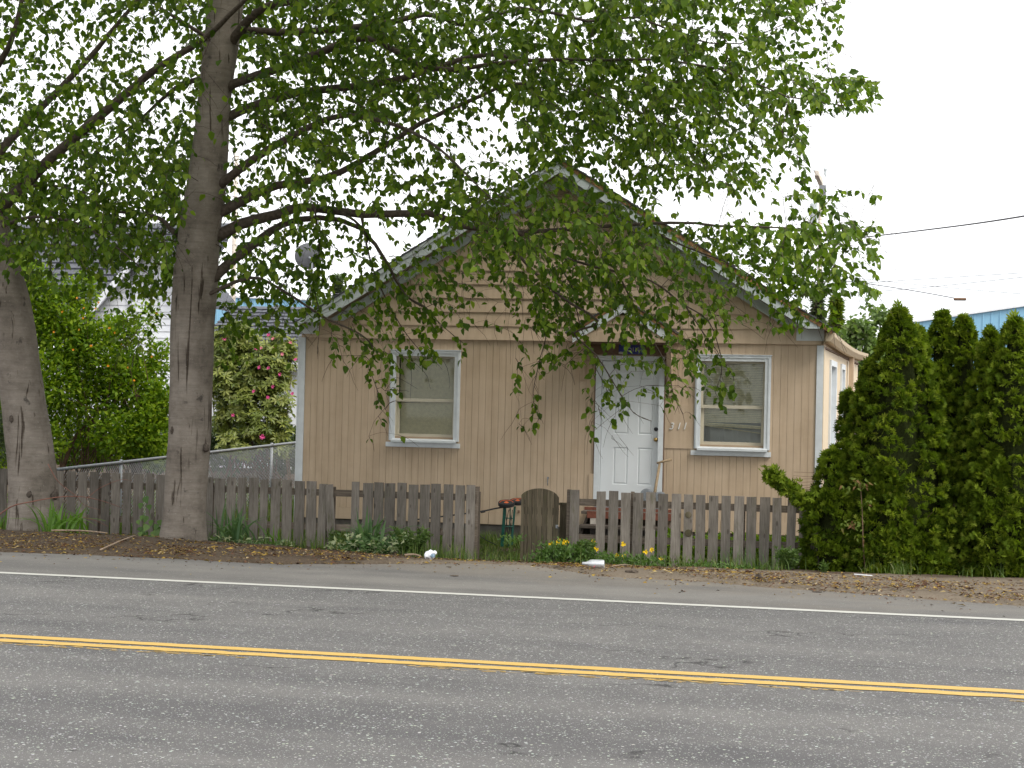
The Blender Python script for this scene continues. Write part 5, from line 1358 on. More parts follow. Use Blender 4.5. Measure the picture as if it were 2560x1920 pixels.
# low grey roofed outbuilding behind the rhododendron
GY = 33.5
gb = empty('outbuilding', (-12, GY, .3), 'low outbuilding with grey shingle roof behind the rhododendron', 'outbuilding')
a, b = onY(450, 905, GY), onY(800, 905, GY); t = onY(640, 768, GY + 3.2); nc = 16
for c in range(nc):
    f0, f1 = c / nc, (c + 1) / nc; za, zc = a[2], t[2]
    y0_, y1_ = GY + 3.2 * f0, GY + 3.2 * f1; z0_, z1_ = za + (zc - za) * f0, za + (zc - za) * f1
    MB().hexa([(a[0], y0_, z0_), (b[0], y0_, z0_), (b[0], y1_ + .04, z1_), (a[0], y1_ + .04, z1_), (a[0], y0_ - .015, z0_ + .04), (b[0], y0_ - .015, z0_ + .04), (b[0], y1_ + .04, z1_ + .025), (a[0], y1_ + .04, z1_ + .025)]).build('shingle_course', M['roof_far'], gb)
MB().box(a[0] + .2, b[0] - .2, GY + .25, GY + 5.5, .2, a[2] + .02).build('wall', M['siding_white'], gb)
MB().box(a[0], b[0], GY - .06, GY + .01, a[2] - .12, a[2] + .03).build('fascia', M['siding_white'], gb)
p = onY(693, 775, GY + 2.6); MB().tube([(p[0], p[1], p[2] - .4), (p[0], p[1], p[2] + .12)], .05, 8).build('vent_pipe', M['galv'], gb)
# satellite dish on a mast
DY = 42.0; dc = onY(772, 640, DY); rr = 37 * DY / 3900
dish = empty('satellite_dish', (dc[0], DY, .3), 'large grey satellite dish seen from behind above the left roof slope', 'satellite dish')
ax = unit(np.array([-.35, .85, .45])); bx = unit(np.cross(ax, [0, 0, 1])); cxx = np.cross(bx, ax); vs = []; fs = []
for i in range(7):
    r = rr * i / 6; h = .22 * rr * (i / 6) ** 2
    for k in range(28):
        q = 2 * math.pi * k / 28; vs.append(dc + ax * (h - .1) + r * (bx * math.cos(q) + cxx * math.sin(q)))
fs = [(i * 28 + k, i * 28 + (k + 1) % 28, (i + 1) * 28 + (k + 1) % 28, (i + 1) * 28 + k) for i in range(6) for k in range(28)]
MB().add(vs, fs).build('reflector', M['dish'], dish, smooth=True)
MB().tube([(dc[0] + .12, DY - .1, .2), (dc[0] + .12, DY - .1, dc[2] - .1), tuple(dc - ax * .1)], .035, 8).build('mast', M['galv'], dish)
MB().tube([dc - cxx * rr * .9, dc + ax * rr * .9], .02, 6).box(*(lambda p: (p[0] - .06, p[0] + .06, p[1] - .06, p[1] + .06, p[2] - .06, p[2] + .06))(dc + ax * rr * .9)).build('feed_arm', M['galv'], dish)

# blue industrial building on the right, and its far end showing on the left
def blue_building(name_y, corners, label, n, x_extra=0):
    (ua, va), (ub, vb) = corners
    A, B = onY(ua, va, name_y), onY(ub, vb, name_y)
    bb = empty('blue_building', (float(A[0]), name_y, 0), label, 'building')
    w = (B[0] - A[0]) / n
    for k in range(n):
        xa, xb = A[0] + k * w, A[0] + (k + 1) * w; za, zb_ = A[2] + (B[2] - A[2]) * k / n, A[2] + (B[2] - A[2]) * (k + 1) / n
        mb = MB(); o = .0
        mb.hexa([(xa, name_y, 0), (xb, name_y, 0), (xb, name_y + .2, 0), (xa, name_y + .2, 0), (xa, name_y, za), (xb, name_y, zb_), (xb, name_y + .2, zb_), (xa, name_y + .2, za)])
        mb.hexa([(xa, name_y - .04, 0), (xa + w * .18, name_y - .04, 0), (xa + w * .18, name_y - .001, 0), (xa, name_y - .001, 0), (xa, name_y - .04, za - .05), (xa + w * .18, name_y - .04, za - .05), (xa + w * .18, name_y - .001, za - .05), (xa, name_y - .001, za - .05)])
        mb.build('wall_panel', M['blue_metal'], bb)
    MB().hexa([(A[0], name_y - .12, A[2]), (B[0], name_y - .12, B[2]), (B[0], name_y + .3, B[2]), (A[0], name_y + .3, A[2]), (A[0], name_y - .12, A[2] + .09), (B[0], name_y - .12, B[2] + .09), (B[0], name_y + .3, B[2] + .09), (A[0], name_y + .3, A[2] + .09)]).build('roof_trim', M['siding_white'], bb)
    MB().hexa([(A[0], name_y + .31, A[2] - .1), (B[0], name_y + .31, B[2] - .1), (B[0], name_y + 20, B[2] - .3), (A[0], name_y + 20, A[2] - .3), (A[0], name_y + .31, A[2] + .1), (B[0], name_y + .31, B[2] + .1), (B[0], name_y + 20, B[2]), (A[0], name_y + 20, A[2])]).build('roof', M['galv'], bb)
    return bb
blue_building(75.0, ((2287, 806), (2760, 737)), 'blue metal industrial building with sloping white roof edge behind the hedge', 22)
blue_building(90.0, ((520, 742), (800, 752)), 'light blue metal building glimpsed above the grey outbuilding roof', 12)

def bg_tree(name, u, vtop, vbase, ru, Y, n, size, mat, label, cat='tree', tmpl=OVATE, seed=0, cone=False, group=None):
    lr = np.random.default_rng(300 + seed); T = onY(u, vtop, Y); zg = gzf(T[0], Y); H = T[2] - zg; R = ru * Y / 3900
    root = empty(name, (T[0], Y, zg), label, cat, group)
    P, D, Nn, L, Tn = [], [], [], [], []
    cl_ = [(lr.random(), lr.uniform(0, 6.28), lr.random()) for _ in range(70)]
    for k in range(n):
        h0, q0, s0 = cl_[lr.integers(len(cl_))]
        if cone:
            h = .04 + .96 * lr.random() ** 1.3; q = lr.uniform(0, 6.28); r = R * (1 - h) ** .8 * (lr.random() ** .4) * (1 + .35 * math.sin(h * 60) * .5)
            p = np.array([T[0] + r * math.cos(q), Y + r * math.sin(q), zg + H * h]); d = unit(np.array([math.cos(q), math.sin(q), -.15]) + lr.normal(0, .35, 3))
        else:
            h = .12 + .86 * h0; rr_ = R * math.sqrt(max(.02, 1 - ((h - .5) / .52) ** 2)) * (.45 + .55 * s0)
            c = np.array([T[0] + rr_ * math.cos(q0), Y + rr_ * math.sin(q0), zg + H * h]); p = c + lr.normal(0, R * .17, 3); p[2] = min(p[2], T[2] + .1)
            d = unit(lr.normal(0, 1, 3) + np.array([0, 0, -.3]))
        P.append(p); D.append(d); Nn.append(unit(np.array([0, -.3, .7]) + lr.normal(0, .6, 3))); L.append(lr.uniform(*size)); Tn.append(lr.random())
    foliage('crown', tmpl, P, D, Nn, L, Tn, mat, root)
    tb = MB().tube([(T[0], Y, zg - .1), (T[0], Y, zg + H * .5), (T[0], Y, T[2] - H * .04)], [R * .10, R * .06, R * .01], 8)
    if not cone:
        for h0, q0, s0 in cl_[:24]:
            h = .12 + .86 * h0; rr_ = R * math.sqrt(max(.02, 1 - ((h - .5) / .52) ** 2)) * (.45 + .55 * s0)
            tb.tube([(T[0], Y, zg + H * h * .7), (T[0] + rr_ * math.cos(q0) * .6, Y + rr_ * math.sin(q0) * .6, zg + H * h * .9), (T[0] + rr_ * math.cos(q0), Y + rr_ * math.sin(q0), zg + H * h)], [R * .03, R * .018, R * .006], 5)
    tb.build('trunk', M['stem'], root); return root
bg_tree('conifer', 2045, 738, 960, 30, 46, 2600, (.14, .3), M['conifer'], 'dark green conifer behind the house eave, below the pole', tmpl=FAN, seed=1, cone=True)
bg_tree('conifer', 2092, 742, 960, 36, 45, 3200, (.14, .3), M['thuja'], 'brighter pointed conifer just right of the utility pole foot', tmpl=FAN, seed=2, cone=True)
bg_tree('light_tree', 2150, 800, 1000, 62, 43, 6000, (.10, .2), M['bgleaf'], 'pale green leafy tree behind the house side wall', seed=3)
bg_tree('light_tree', 2200, 768, 1000, 45, 44, 2000, (.09, .17), M['bgleaf'], 'airy light tree with thin upright sprigs left of the cedar tip', seed=4)
bg_tree('light_tree', 2165, 735, 1000, 26, 47, 420, (.09, .16), M['bgleaf'], 'sparse tall tree with wispy top showing sky through', seed=5)
bg_tree('light_tree', 2215, 880, 1040, 40, 40, 2600, (.09, .17), M['bgleaf'], 'low leafy tree filling the gap between house and cedars', seed=6)
bg_tree('conifer', 847, 692, 800, 26, 110, 1800, (.3, .7), M['conifer'], 'small far conifer rising over the left roof slope', tmpl=FAN, seed=7, cone=True)
bg_tree('light_tree', 790, 690, 900, 34, 48, 1300, (.1, .18), M['bgleaf'], 'leafy tree right of the satellite dish mast', seed=8)
# utility poles and wires
def pole(u, vtop, Y, label, r, full):
    T = onY(u, vtop, Y); zg = 0.0
    root = empty('utility_pole', (T[0], Y, zg), label, 'utility pole', None)
    bx_ = onY(u - 13, 1000, Y)[0] if False else T[0]
    MB().lathe([(r * 1.3, 0), (r, T[2] * .6), (r * .85, T[2])], (T[0], Y, zg), 'Z', 12).build('shaft', M['pole'], root, smooth=True)
    return root, T
rp_, T = pole(2053, 441, 80, 'tall pale wooden utility pole with a grey transformer beyond the right roof slope', .115, True)
def at80(u, v): return onY(u, v, 80.0)
a, b = at80(2036, 443), at80(2052, 458)
MB().hexa([(a[0], 78.6, a[2] - .12), (a[0] + .2, 78.6, a[2] - .12), (b[0] + .1, 80, b[2] - .12), (b[0] - .1, 80, b[2] - .12), (a[0], 78.6, a[2] + .12), (a[0] + .2, 78.6, a[2] + .12), (b[0] + .1, 80, b[2] + .12), (b[0] - .1, 80, b[2] + .12)]).build('crossarm', M['pole'], rp_)
q = at80(2034, 535); MB().lathe([(.05, -.55), (.19, -.5), (.2, .45), (.15, .55), (.02, .57)], (q[0], 79.8, q[2]), 'Z', 16).tube([(q[0], 79.8, q[2] + .5), (q[0], 79.8, q[2] + .85)], .04, 6).box(q[0] + .15, q[0] + .4, 79.75, 79.85, q[2] - .05, q[2] + .1).build('transformer', M['can'], rp_)
for uu, vv in ((2063, 426), (2039, 431)):
    q = at80(uu, vv); MB().lathe([(.03, -.4), (.06, -.1), (.1, 0), (.05, .12)], (q[0], 79.7, q[2]), 'Z', 8).build('insulator', M['can'], rp_)
q = at80(2057, 478); MB().box(q[0] - .16, q[0] + .16, 79.6, 79.75, q[2] - .25, q[2] + .25).build('bracket', M['galv'], rp_)
pole(592, 380, 85, 'pale wooden utility pole glimpsed through leaves right of the straight trunk', .14, False)
def wire(pts, r, label, mat, group='overhead wires'):
    c = curve([onY(u, v, Y) for u, v, Y in pts], 30)
    o = MB().tube(list(c), r, 5).build('overhead_wire', mat); tag(o, label, 'wire', group); return o
wire([(2052, 602, 80), (2160, 593, 72), (2330, 573, 62), (2480, 553, 54), (2700, 517, 45)], .030, 'thick dark cable rising to the right from behind the leaves', M['wire'])
wire([(2052, 695, 80), (2160, 708, 78), (2290, 728, 76), (2390, 746, 74)], .022, 'dark wire sloping down to the brown splice case', M['wire_far'])
wire([(2052, 718, 80), (2200, 705, 80), (2400, 692, 80), (2720, 672, 80)], .014, 'thin wire crossing almost level above the hedge, uppermost of the crossing pair', M['wire_far'])
wire([(2052, 738, 80), (2200, 728, 80), (2380, 712, 80), (2720, 675, 80)], .014, 'thin wire climbing from the pole foot to the right edge', M['wire_far'])
wire([(2052, 685, 80), (2200, 702, 82), (2400, 722, 84), (2720, 748, 86)], .013, 'faint wire falling to the right over the blue building', M['wire_far'])
wire([(592, 560, 85), (800, 608, 84), (1010, 645, 82), (1300, 668, 80), (2052, 690, 80)], .014, 'thin wire crossing the sky left of the gable', M['wire_far'])
wire([(592, 590, 85), (830, 640, 84), (1000, 642, 82), (1500, 640, 80), (2052, 612, 80)], .014, 'second thin wire in the sky left of the gable', M['wire_far'])
wire([(430, 730, 60), (640, 733, 70), (860, 734, 80), (1200, 735, 80)], .014, 'thin wire passing low behind the far conifer', M['wire_far'])
q = onY(2400, 748, 74); o = MB().lathe([(.04, -.28), (.07, -.24), (.07, .24), (.04, .28)], (q[0], 74, q[2]), 'X', 10).build('splice_case', M['soffit']); tag(o, 'brown splice case hanging on the sloping overhead wire', 'splice case')
# ================================================================== YARD AND VERGE: PLANTS
def blades(name, pts, h, w, mat, parent=None, kind='stuff', lean=.5, rs=rs, nseg=2, bend=.9):
    pts = np.asarray(pts); n = len(pts); hh = rs.uniform(h[0], h[1], n); ww = rs.uniform(w[0], w[1], n)
    q = rs.uniform(0, 6.28, n); d = np.stack([np.cos(q), np.sin(q), np.zeros(n)], 1); ln = np.abs(rs.normal(0, lean, n))
    s = np.stack([-np.sin(q + rs.normal(0, .6, n)), np.cos(q), np.zeros(n)], 1)
    s = unit(s + np.array([.6, 0, 0]) * np.sign(s[:, :1] + 1e-6)); V = []
    for i in range(nseg + 1):
        t = i / nseg; c = pts + d * (hh * ln * t ** (1 + bend))[:, None] + np.array([0, 0, 1.0]) * (hh * (t - .32 * ln * t * t))[:, None]
        wd = (ww * (1 - t ** 1.6) * .5 + ww * .04)[:, None]
        V += [c - s * wd, c + s * wd]
    V = np.stack(V, 1).reshape(-1, 3); k = 2 * (nseg + 1); base = (np.arange(n) * k)[:, None, None]
    F = np.array([(2 * i, 2 * i + 1, 2 * i + 3, 2 * i + 2) for i in range(nseg)])[None] + base
    return np_mesh(name, V, F.reshape(-1, 4), mat, parent, kind, np.repeat(rs.random(n), k))
def ground_pts(n, x0, x1, y0, y1, f=None):
    out = []
    while len(out) < n:
        x, y = rs.uniform(x0, x1), rs.uniform(y0, y1)
        if f is None or rs.random() < f(x, y): out.append((x, y, gzf(x, y)))
    return np.array(out)
# mown yard grass behind the fence
o = blades('yard_grass', ground_pts(17000, -9.5, .3, 20.08, 23.2, lambda x, y: .35 + .65 * (mnoise.noise((x * 1.5, y * 1.5, 0)) > -.15)), (.04, .10), (.006, .012), M['grass'], lean=.7)
tag(o, 'rough grass of the front yard behind the fence')
o = blades('yard_grass', ground_pts(6000, -9, -2.2, 20.6, 23.2, lambda x, y: float((y > 22.6 or mnoise.noise((x * 2, y, 5)) > .15) and not (-4.7 < x < -3.2 and y < 22.4))), (.10, .26), (.007, .015), M['grass'], lean=.45)
tag(o, 'taller unmown grass along the house foundation')
o = blades('yard_grass', ground_pts(7000, -12.5, -8, 20.2, 30), (.1, .4), (.008, .018), M['grass'], lean=.5)
tag(o, 'long grass of the side yard by the chain-link fence')
# leafy growth between the right fence and the house
P = ground_pts(2600, -2.1, .6, 20.15, 21.3); P[:, 2] += rs.uniform(.02, .36, len(P))
o = foliage('undergrowth', SLIM, P, unit(rs.normal(0, 1, (len(P), 3)) + [0, 0, .3]), unit(rs.normal(0, .5, (len(P), 3)) + [0, -.2, .8]), rs.uniform(.08, .16, len(P)), rs.random(len(P)), M['kerria'], None)
tag(o, 'leafy green undergrowth seen through the right fence')
# verge tufts
tufts = []
for (u, v, n, sd) in ((15, 1325, 110, .13), (40, 1350, 70, .2), (120, 1345, 60, .2), (1085, 1386, 150, .14), (1050, 1392, 60, .15), (1140, 1402, 60, .12), (1865, 1410, 60, .25), (1800, 1415, 40, .3), (1920, 1425, 30, .12), (2180, 1432, 14, .07), (2245, 1436, 60, .09), (2290, 1435, 8, .1), (2500, 1447, 10, .1), (2420, 1445, 10, .08), (600, 1362, 60, .2), (480, 1352, 30, .2), (800, 1375, 60, .2), (1700, 1408, 60, .4), (1560, 1400, 120, .5), (1250, 1405, 30, .3), (1200, 1406, 20, .2), (730, 1372, 60, .15)):
    c = onZ(u, v, -.2)
    for k in range(n):
        x, y = c[0] + rs.normal(0, sd), min(FY - .05, c[1] + rs.normal(0, sd * .6)); tufts.append((x, y, gzf(x, y)))
o = blades('verge_grass', tufts, (.08, .26), (.006, .012), M['grass'], lean=.5); tag(o, 'tufts of grass along the foot of the fence')
c = onZ(1860, 1415, -.27); o = blades('wild_grass', [(c[0] + rs.normal(0, .22), FY - .25 + rs.normal(0, .12), -.28) for k in range(70)], (.2, .42), (.004, .008), M['iris'], lean=.8)
tag(o, 'pale arching wild grass in front of the right fence', kind='stuff')

def clump(name, u, v, Y, n, h, w, mat, label, cat, spread, lean, seed):
    lr = np.random.default_rng(seed); c = onY(u, v, Y); z = gzf(c[0], Y); root = empty(name, (c[0], Y, z), label, cat)
    for k in range(n):
        q = lr.uniform(0, 6.28); b = np.array([c[0] + lr.normal(0, spread), Y + lr.normal(0, spread * .6), z - .02]); d = np.array([math.cos(q) * 1.0, math.sin(q) * .6, 0])
        H = lr.uniform(*h); W = lr.uniform(*w); l = abs(lr.normal(lean, lean * .6)); s = unit(np.array([-d[1], d[0], 0]) * .5 + np.array([1, .1, 0])); vs = []; ns = 7
        for i in range(ns + 1):
            t = i / ns; p = b + d * H * l * t ** 1.9 + np.array([0, 0, H * (t - .45 * l * t ** 2.6)]); wd = W * .5 * min(1, (1 - t) * 2.2 + .03) * (.6 + .4 * min(1, t * 4))
            vs += [p - s * wd, p + np.array([0, -.12 * W, -.1 * W]), p + s * wd]
        fs = [(3 * i + j, 3 * i + j + 1, 3 * i + j + 4, 3 * i + j + 3) for i in range(ns) for j in (0, 1)]
        MB().add(vs, fs).build('blade', mat, root)
    return root
clump('daylily', 158, 1345, 18.15, 46, (.28, .52), (.022, .04), M['strap'], 'bright green strap-leaved daylily clump at the foot of the leaning trunk', 'plant', .16, .75, 41)
clump('iris', 588, 1352, 19.2, 36, (.35, .66), (.022, .042), M['iris'], 'bluish green iris clump in front of the fence right of the straight trunk', 'plant', .15, .62, 42)
clump('iris', 920, 1368, 19.35, 42, (.35, .66), (.028, .055), M['iris'], 'broad-leaved iris clump near the gap with the leaning picket', 'plant', .17, .65, 43)
clump('daylily', 12, 1345, 18.7, 14, (.2, .4), (.012, .022), M['strap'], 'small grassy clump at the far left edge of the verge', 'plant', .08, .4, 44)
clump('daylily', 690, 1362, 19.3, 10, (.2, .38), (.012, .02), M['strap'], 'thin grassy clump in the groundcover below the fence', 'plant', .06, .5, 45)
# climbing seedling by the straight trunk
vine = empty('climbing_weed', (*onY(372, 1320, 18.7)[:2], 0), 'bright heart-leaved weed climbing beside the straight trunk', 'weed')
stv = curve([onY(385, 1335, 18.7), onY(374, 1280, 18.7), onY(364, 1235, 18.7), onY(361, 1215, 18.7)], 12); MB().tube(list(stv), .004, 5).build('stem', M['weed'], vine)
HEART = leaf_template(.46, .10, .12, ((0, 0), (.06, .7), (.3, 1.0), (.65, .62), (1.0, 0)))
lv = []
for (u, v, L) in ((363, 1242, .10), (354, 1257, .09), (372, 1262, .08), (368, 1290, .10), (356, 1288, .08), (393, 1310, .09), (380, 1300, .09), (410, 1305, .10), (358, 1322, .09), (400, 1325, .10), (436, 1335, .08), (345, 1300, .07), (385, 1328, .1), (370, 1312, .1), (410, 1330, .08), (420, 1322, .08), (390, 1345, .08), (350, 1330, .07), (376, 1338, .08), (405, 1318, .11), (392, 1322, .11), (365, 1330, .1), (430, 1330, .1), (415, 1342, .1), (380, 1344, .09), (348, 1318, .08), (422, 1310, .08), (398, 1300, .08), (352, 1345, .09)):
    P1 = onY(u, v, 18.55 + rs.normal(0, .05)); R1 = frames(unit(np.array([[rs.normal(0, .4), -.35, -.7]])), unit(np.array([[rs.normal(0, .3), -1, .5]])))[0]
    MB().add([P1 + R1 @ (p * L) for p in HEART[0]], [tuple(f) for f in HEART[1]]).build('leaf', M['weed'], vine)
# variegated groundcover
pts = []
for (u, v, su, sv, n) in ((575, 1352, 40, 8, 70), (640, 1358, 35, 8, 60), (700, 1362, 40, 8, 50), (560, 1345, 20, 6, 30), (870, 1363, 35, 11, 150), (930, 1368, 40, 12, 200), (980, 1362, 30, 12, 130), (900, 1350, 30, 10, 90), (835, 1368, 20, 8, 50), (1010, 1340, 14, 8, 30)):
    for k in range(n):
        p = onY(u + rs.normal(0, su * .6), v + rs.normal(0, sv), 19.2 + rs.normal(0, .18)); p[2] = max(p[2], gzf(p[0], p[1]) + .02); pts.append(p)
pts = np.array(pts); o = foliage('variegated_groundcover', LANCE, pts, unit(rs.normal(0, 1, (len(pts), 3)) * [1, 1, .5] + [0, -.2, .1]), unit(rs.normal(0, .4, (len(pts), 3)) + [0, -.5, .8]), rs.uniform(.055, .10, len(pts)), rs.random(len(pts)), M['varieg'], None)
tag(o, 'cream-edged variegated groundcover in front of the left fence')
# feathery weeds
def feathery(u, v, Y, su, sh, n, label):
    c = onY(u, v, Y); P, D = [], []; w = su * Y / 3900; H = sh * Y / 3900; z = gzf(c[0], Y)
    root = empty('feathery_weed', (c[0], Y, z), label, 'weed'); st = MB(); ends = []
    for k in range(26):
        q = rs.uniform(0, 6.28); e = np.array([c[0] + math.cos(q) * w * rs.random() ** .5, Y + math.sin(q) * w * .5, z + H * rs.uniform(.45, 1.0)]); b = np.array([c[0] + rs.normal(0, w * .3), Y, z]); st.tube([b, (b + e) / 2 + [0, 0, .05], e], .0025, 3, cap=False)
        for j in range(n // 26):
            t = rs.uniform(.25, 1.05); p = b + (e - b) * t; P.append(p); D.append(unit(np.array([rs.normal(0, 1), rs.normal(0, .6), rs.normal(.5, .5)])))
    st.build('stems', M['weed'], root)
    P, D = np.array(P), np.array(D); foliage('leaves', SLIM, P, D, unit(rs.normal(0, 1, P.shape)), rs.uniform(.03, .065, len(P)), rs.random(len(P)), M['fern'], root)
feathery(1030, 1385, 19.1, 55, 75, 1500, 'feathery green weed beside the crumpled wrapper')
feathery(1005, 1375, 19.5, 40, 60, 900, 'feathery weed between the iris clump and the wrapper')
feathery(1460, 1402, 19.3, 30, 60, 900, 'soft feathery weed behind the fallen bottle')
feathery(1968, 1420, 19.6, 32, 58, 1100, 'feathery light green weed at the right end of the pickets')
feathery(835, 1330, 19.7, 14, 50, 260, 'small wispy weed at the leaning broken picket')
feathery(2060, 1432, 19.3, 12, 26, 150, 'tiny wispy weed at the foot of the low cedar')
# low weeds under the poppies
pts = []
for (u, v, su, sv, n) in ((1370, 1388, 26, 14, 320), (1400, 1375, 30, 14, 320), (1440, 1388, 40, 12, 380), (1510, 1398, 40, 9, 300), (1580, 1402, 40, 8, 240), (1640, 1402, 25, 7, 120), (1350, 1400, 18, 6, 90), (1100, 1398, 20, 5, 50), (1740, 1412, 40, 5, 120), (1830, 1420, 60, 5, 140), (60, 1350, 40, 6, 90), (250, 1345, 60, 5, 70), (330, 1347, 40, 5, 60), (405, 1345, 30, 6, 110), (480, 1352, 30, 5, 60), (540, 1358, 30, 5, 60), (660, 1372, 60, 5, 80), (760, 1380, 40, 5, 60), (20, 1240, 16, 26, 60), (1275, 1350, 20, 6, 80)):
    for k in range(n):
        p = onY(u + rs.normal(0, su * .7), v + rs.normal(0, sv), (19.4 if v > 1345 else 21.3) + rs.normal(0, .16)); p[2] = max(p[2], gzf(p[0], p[1]) + .01); pts.append(p)
pts = np.array(pts); o = foliage('low_weeds', LANCE, pts, unit(rs.normal(0, 1, (len(pts), 3)) + [0, -.2, .2]), unit(rs.normal(0, .5, (len(pts), 3)) + [0, -.4, .7]), rs.uniform(.035, .08, len(pts)), rs.random(len(pts)), M['weed'], None)
tag(o, 'low leafy weeds along the fence and under the yellow poppies')
# yellow poppies, each one its own plant
POP = [((1378, 1358), 'leftmost open yellow poppy, in front of the round-topped gate'), ((1395, 1355), 'yellow poppy at the right edge of the round-topped gate'), ((1398, 1347), 'small high yellow poppy above the pair by the dark gate post'), ((1409, 1353), 'left yellow poppy of the touching pair by the fence end post'), ((1417, 1353), 'right yellow poppy of the touching pair by the fence end post'),
       ((1484, 1352), 'tall yellow poppy in front of the wooden steps'), ((1490, 1371), 'yellow poppy just above the fallen bottle'), ((1558, 1358), 'tilted yellow poppy standing highest on the picket beside the doubled one'), ((1543, 1387), 'low half-closed yellow poppy left of the wide-open low one'), ((1561, 1389), 'wide-open low yellow poppy on the widest picket'), ((1614, 1378), 'yellow poppy on a pale bare stem'), ((1630, 1373), 'small yellow poppy right of the bare-stemmed one'), ((1653, 1395), 'rightmost yellow poppy, low at the fence foot')]
for (u, v), lab in POP:
    p = onY(u, v, 19.45); z = gzf(p[0], 19.45)
    root = empty('poppy', (p[0] + .02, 19.45, z), lab, 'flower', 'yellow poppies along the fence')
    MB().tube(curve([(p[0] + rs.normal(0, .03), 19.45, z), (p[0] + rs.normal(0, .015), 19.45, (z + p[2]) / 2), tuple(p)], 6), .0035, 4).build('stem', M['weed'], root)
    blossom(root, p - np.array([0, 0, .012]), .036 if v > 1349 else .024, M['petal'], 6)
# bramble canes by the left trunk
for pts_, r, lab in (([(-30, 1310, 18.0), (25, 1268, 18.0), (75, 1255, 18.0), (130, 1245, 18.1), (170, 1241, 18.2), (215, 1243, 18.4), (265, 1255, 18.6), (305, 1270, 18.8)], .009, 'long reddish bramble cane arching across the leaning trunk'),
                      ([(120, 1160, 18.3), (145, 1203, 18.3), (190, 1240, 18.4), (210, 1262, 18.5), (250, 1275, 18.6)], .006, 'thin dark bramble cane dropping from the leaning trunk'),
                      ([(215, 1248, 18.5), (250, 1220, 18.6), (300, 1200, 18.8), (330, 1202, 18.9)], .005, 'thin bramble cane arching over the left fence boards'),
                      ([(195, 1290, 18.6), (235, 1300, 18.6), (270, 1316, 18.7)], .006, 'short low bramble cane beside the daylily')):
    c = curve([onY(*p) for p in pts_], 24); o = MB().tube(list(c), list(np.linspace(r, r * .4, len(c))), 6).build('bramble_cane', M['cane'], smooth=True); tag(o, lab, 'bramble', 'bramble canes by the left trunk')

# ================================================================== THINGS LYING AND STANDING ABOUT
# fallen bits of bark, catkins and leaves
N_ = 12000; xs_ = rs.uniform(-11, 3.2, N_ * 3); e_ = y_edge(xs_); ys_ = e_ + np.abs(rs.normal(0, 1, N_ * 3)) * 1.3 - .10
den = np.array([mnoise.noise((x * 1.4, y * 2.2, 2)) for x, y in zip(xs_, ys_)])
keep = (ys_ < FY - .1) & (den > rs.uniform(-.5, .45, N_ * 3)) & ~((xs_ > -4.6) & (xs_ < -2.9) & (rs.random(N_ * 3) < .85))
xs_, ys_ = xs_[keep][:N_], ys_[keep][:N_]
x2 = rs.uniform(-11, 3, 420); y2 = y_edge(x2) - np.abs(rs.normal(0, .45, 420)); y2 = np.maximum(y2, 13.7); xs_ = np.concatenate([xs_, x2]); ys_ = np.concatenate([ys_, y2])
zz = gz(xs_, ys_); zz = np.where(ys_ < y_edge(xs_), .004, zz + .03)
P = np.stack([xs_, ys_, zz], 1); n = len(P); q = rs.uniform(0, 6.28, n)
D = unit(np.stack([np.cos(q), np.sin(q), rs.normal(0, .12, n)], 1)); Nn = unit(np.stack([rs.normal(0, .25, n), rs.normal(0, .25, n), np.ones(n)], 1))
o = foliage('debris', LANCE, P, D, Nn, rs.uniform(.018, .05, n) * np.where(rs.random(n) < .07, 2.0, 1), rs.random(n), M['debris'], None)
tag(o, 'scattered brown bark chips and yellow catkins on the verge')
def lone(name, mb, mat, lab, cat, smooth=False, group=None):
    o = mb.build(name, mat, smooth=smooth); return tag(o, lab, cat, group)
def stick(a, b, Y0, Y1, r, lab):
    A, B = onZ(a[0], a[1], Y0), onZ(b[0], b[1], Y1)
    A[2] = gzf(A[0], A[1]) + .03; B[2] = gzf(B[0], B[1]) + .03
    lone('stick', MB().tube(curve([A, (A + B) / 2 + np.array([0, .03, .012]), B], 8), list(np.linspace(r, r * .7, 8)), 6), M['stick'], lab, 'stick', True, 'sticks on the verge')
stick((1012, 1389), (1052, 1387), -.15, -.15, .016, 'pale short stick lying left of the crumpled wrapper')
stick((128, 1338), (268, 1342), -.03, -.05, .013, 'long straight stick lying in front of the daylily')
stick((250, 1382), (340, 1350), 0, -.03, .009, 'thin slanting twig on the soil left of the straight trunk')
stick((1530, 1422), (1582, 1412), -.05, -.12, .006, 'thin dark twig right of the bottle')
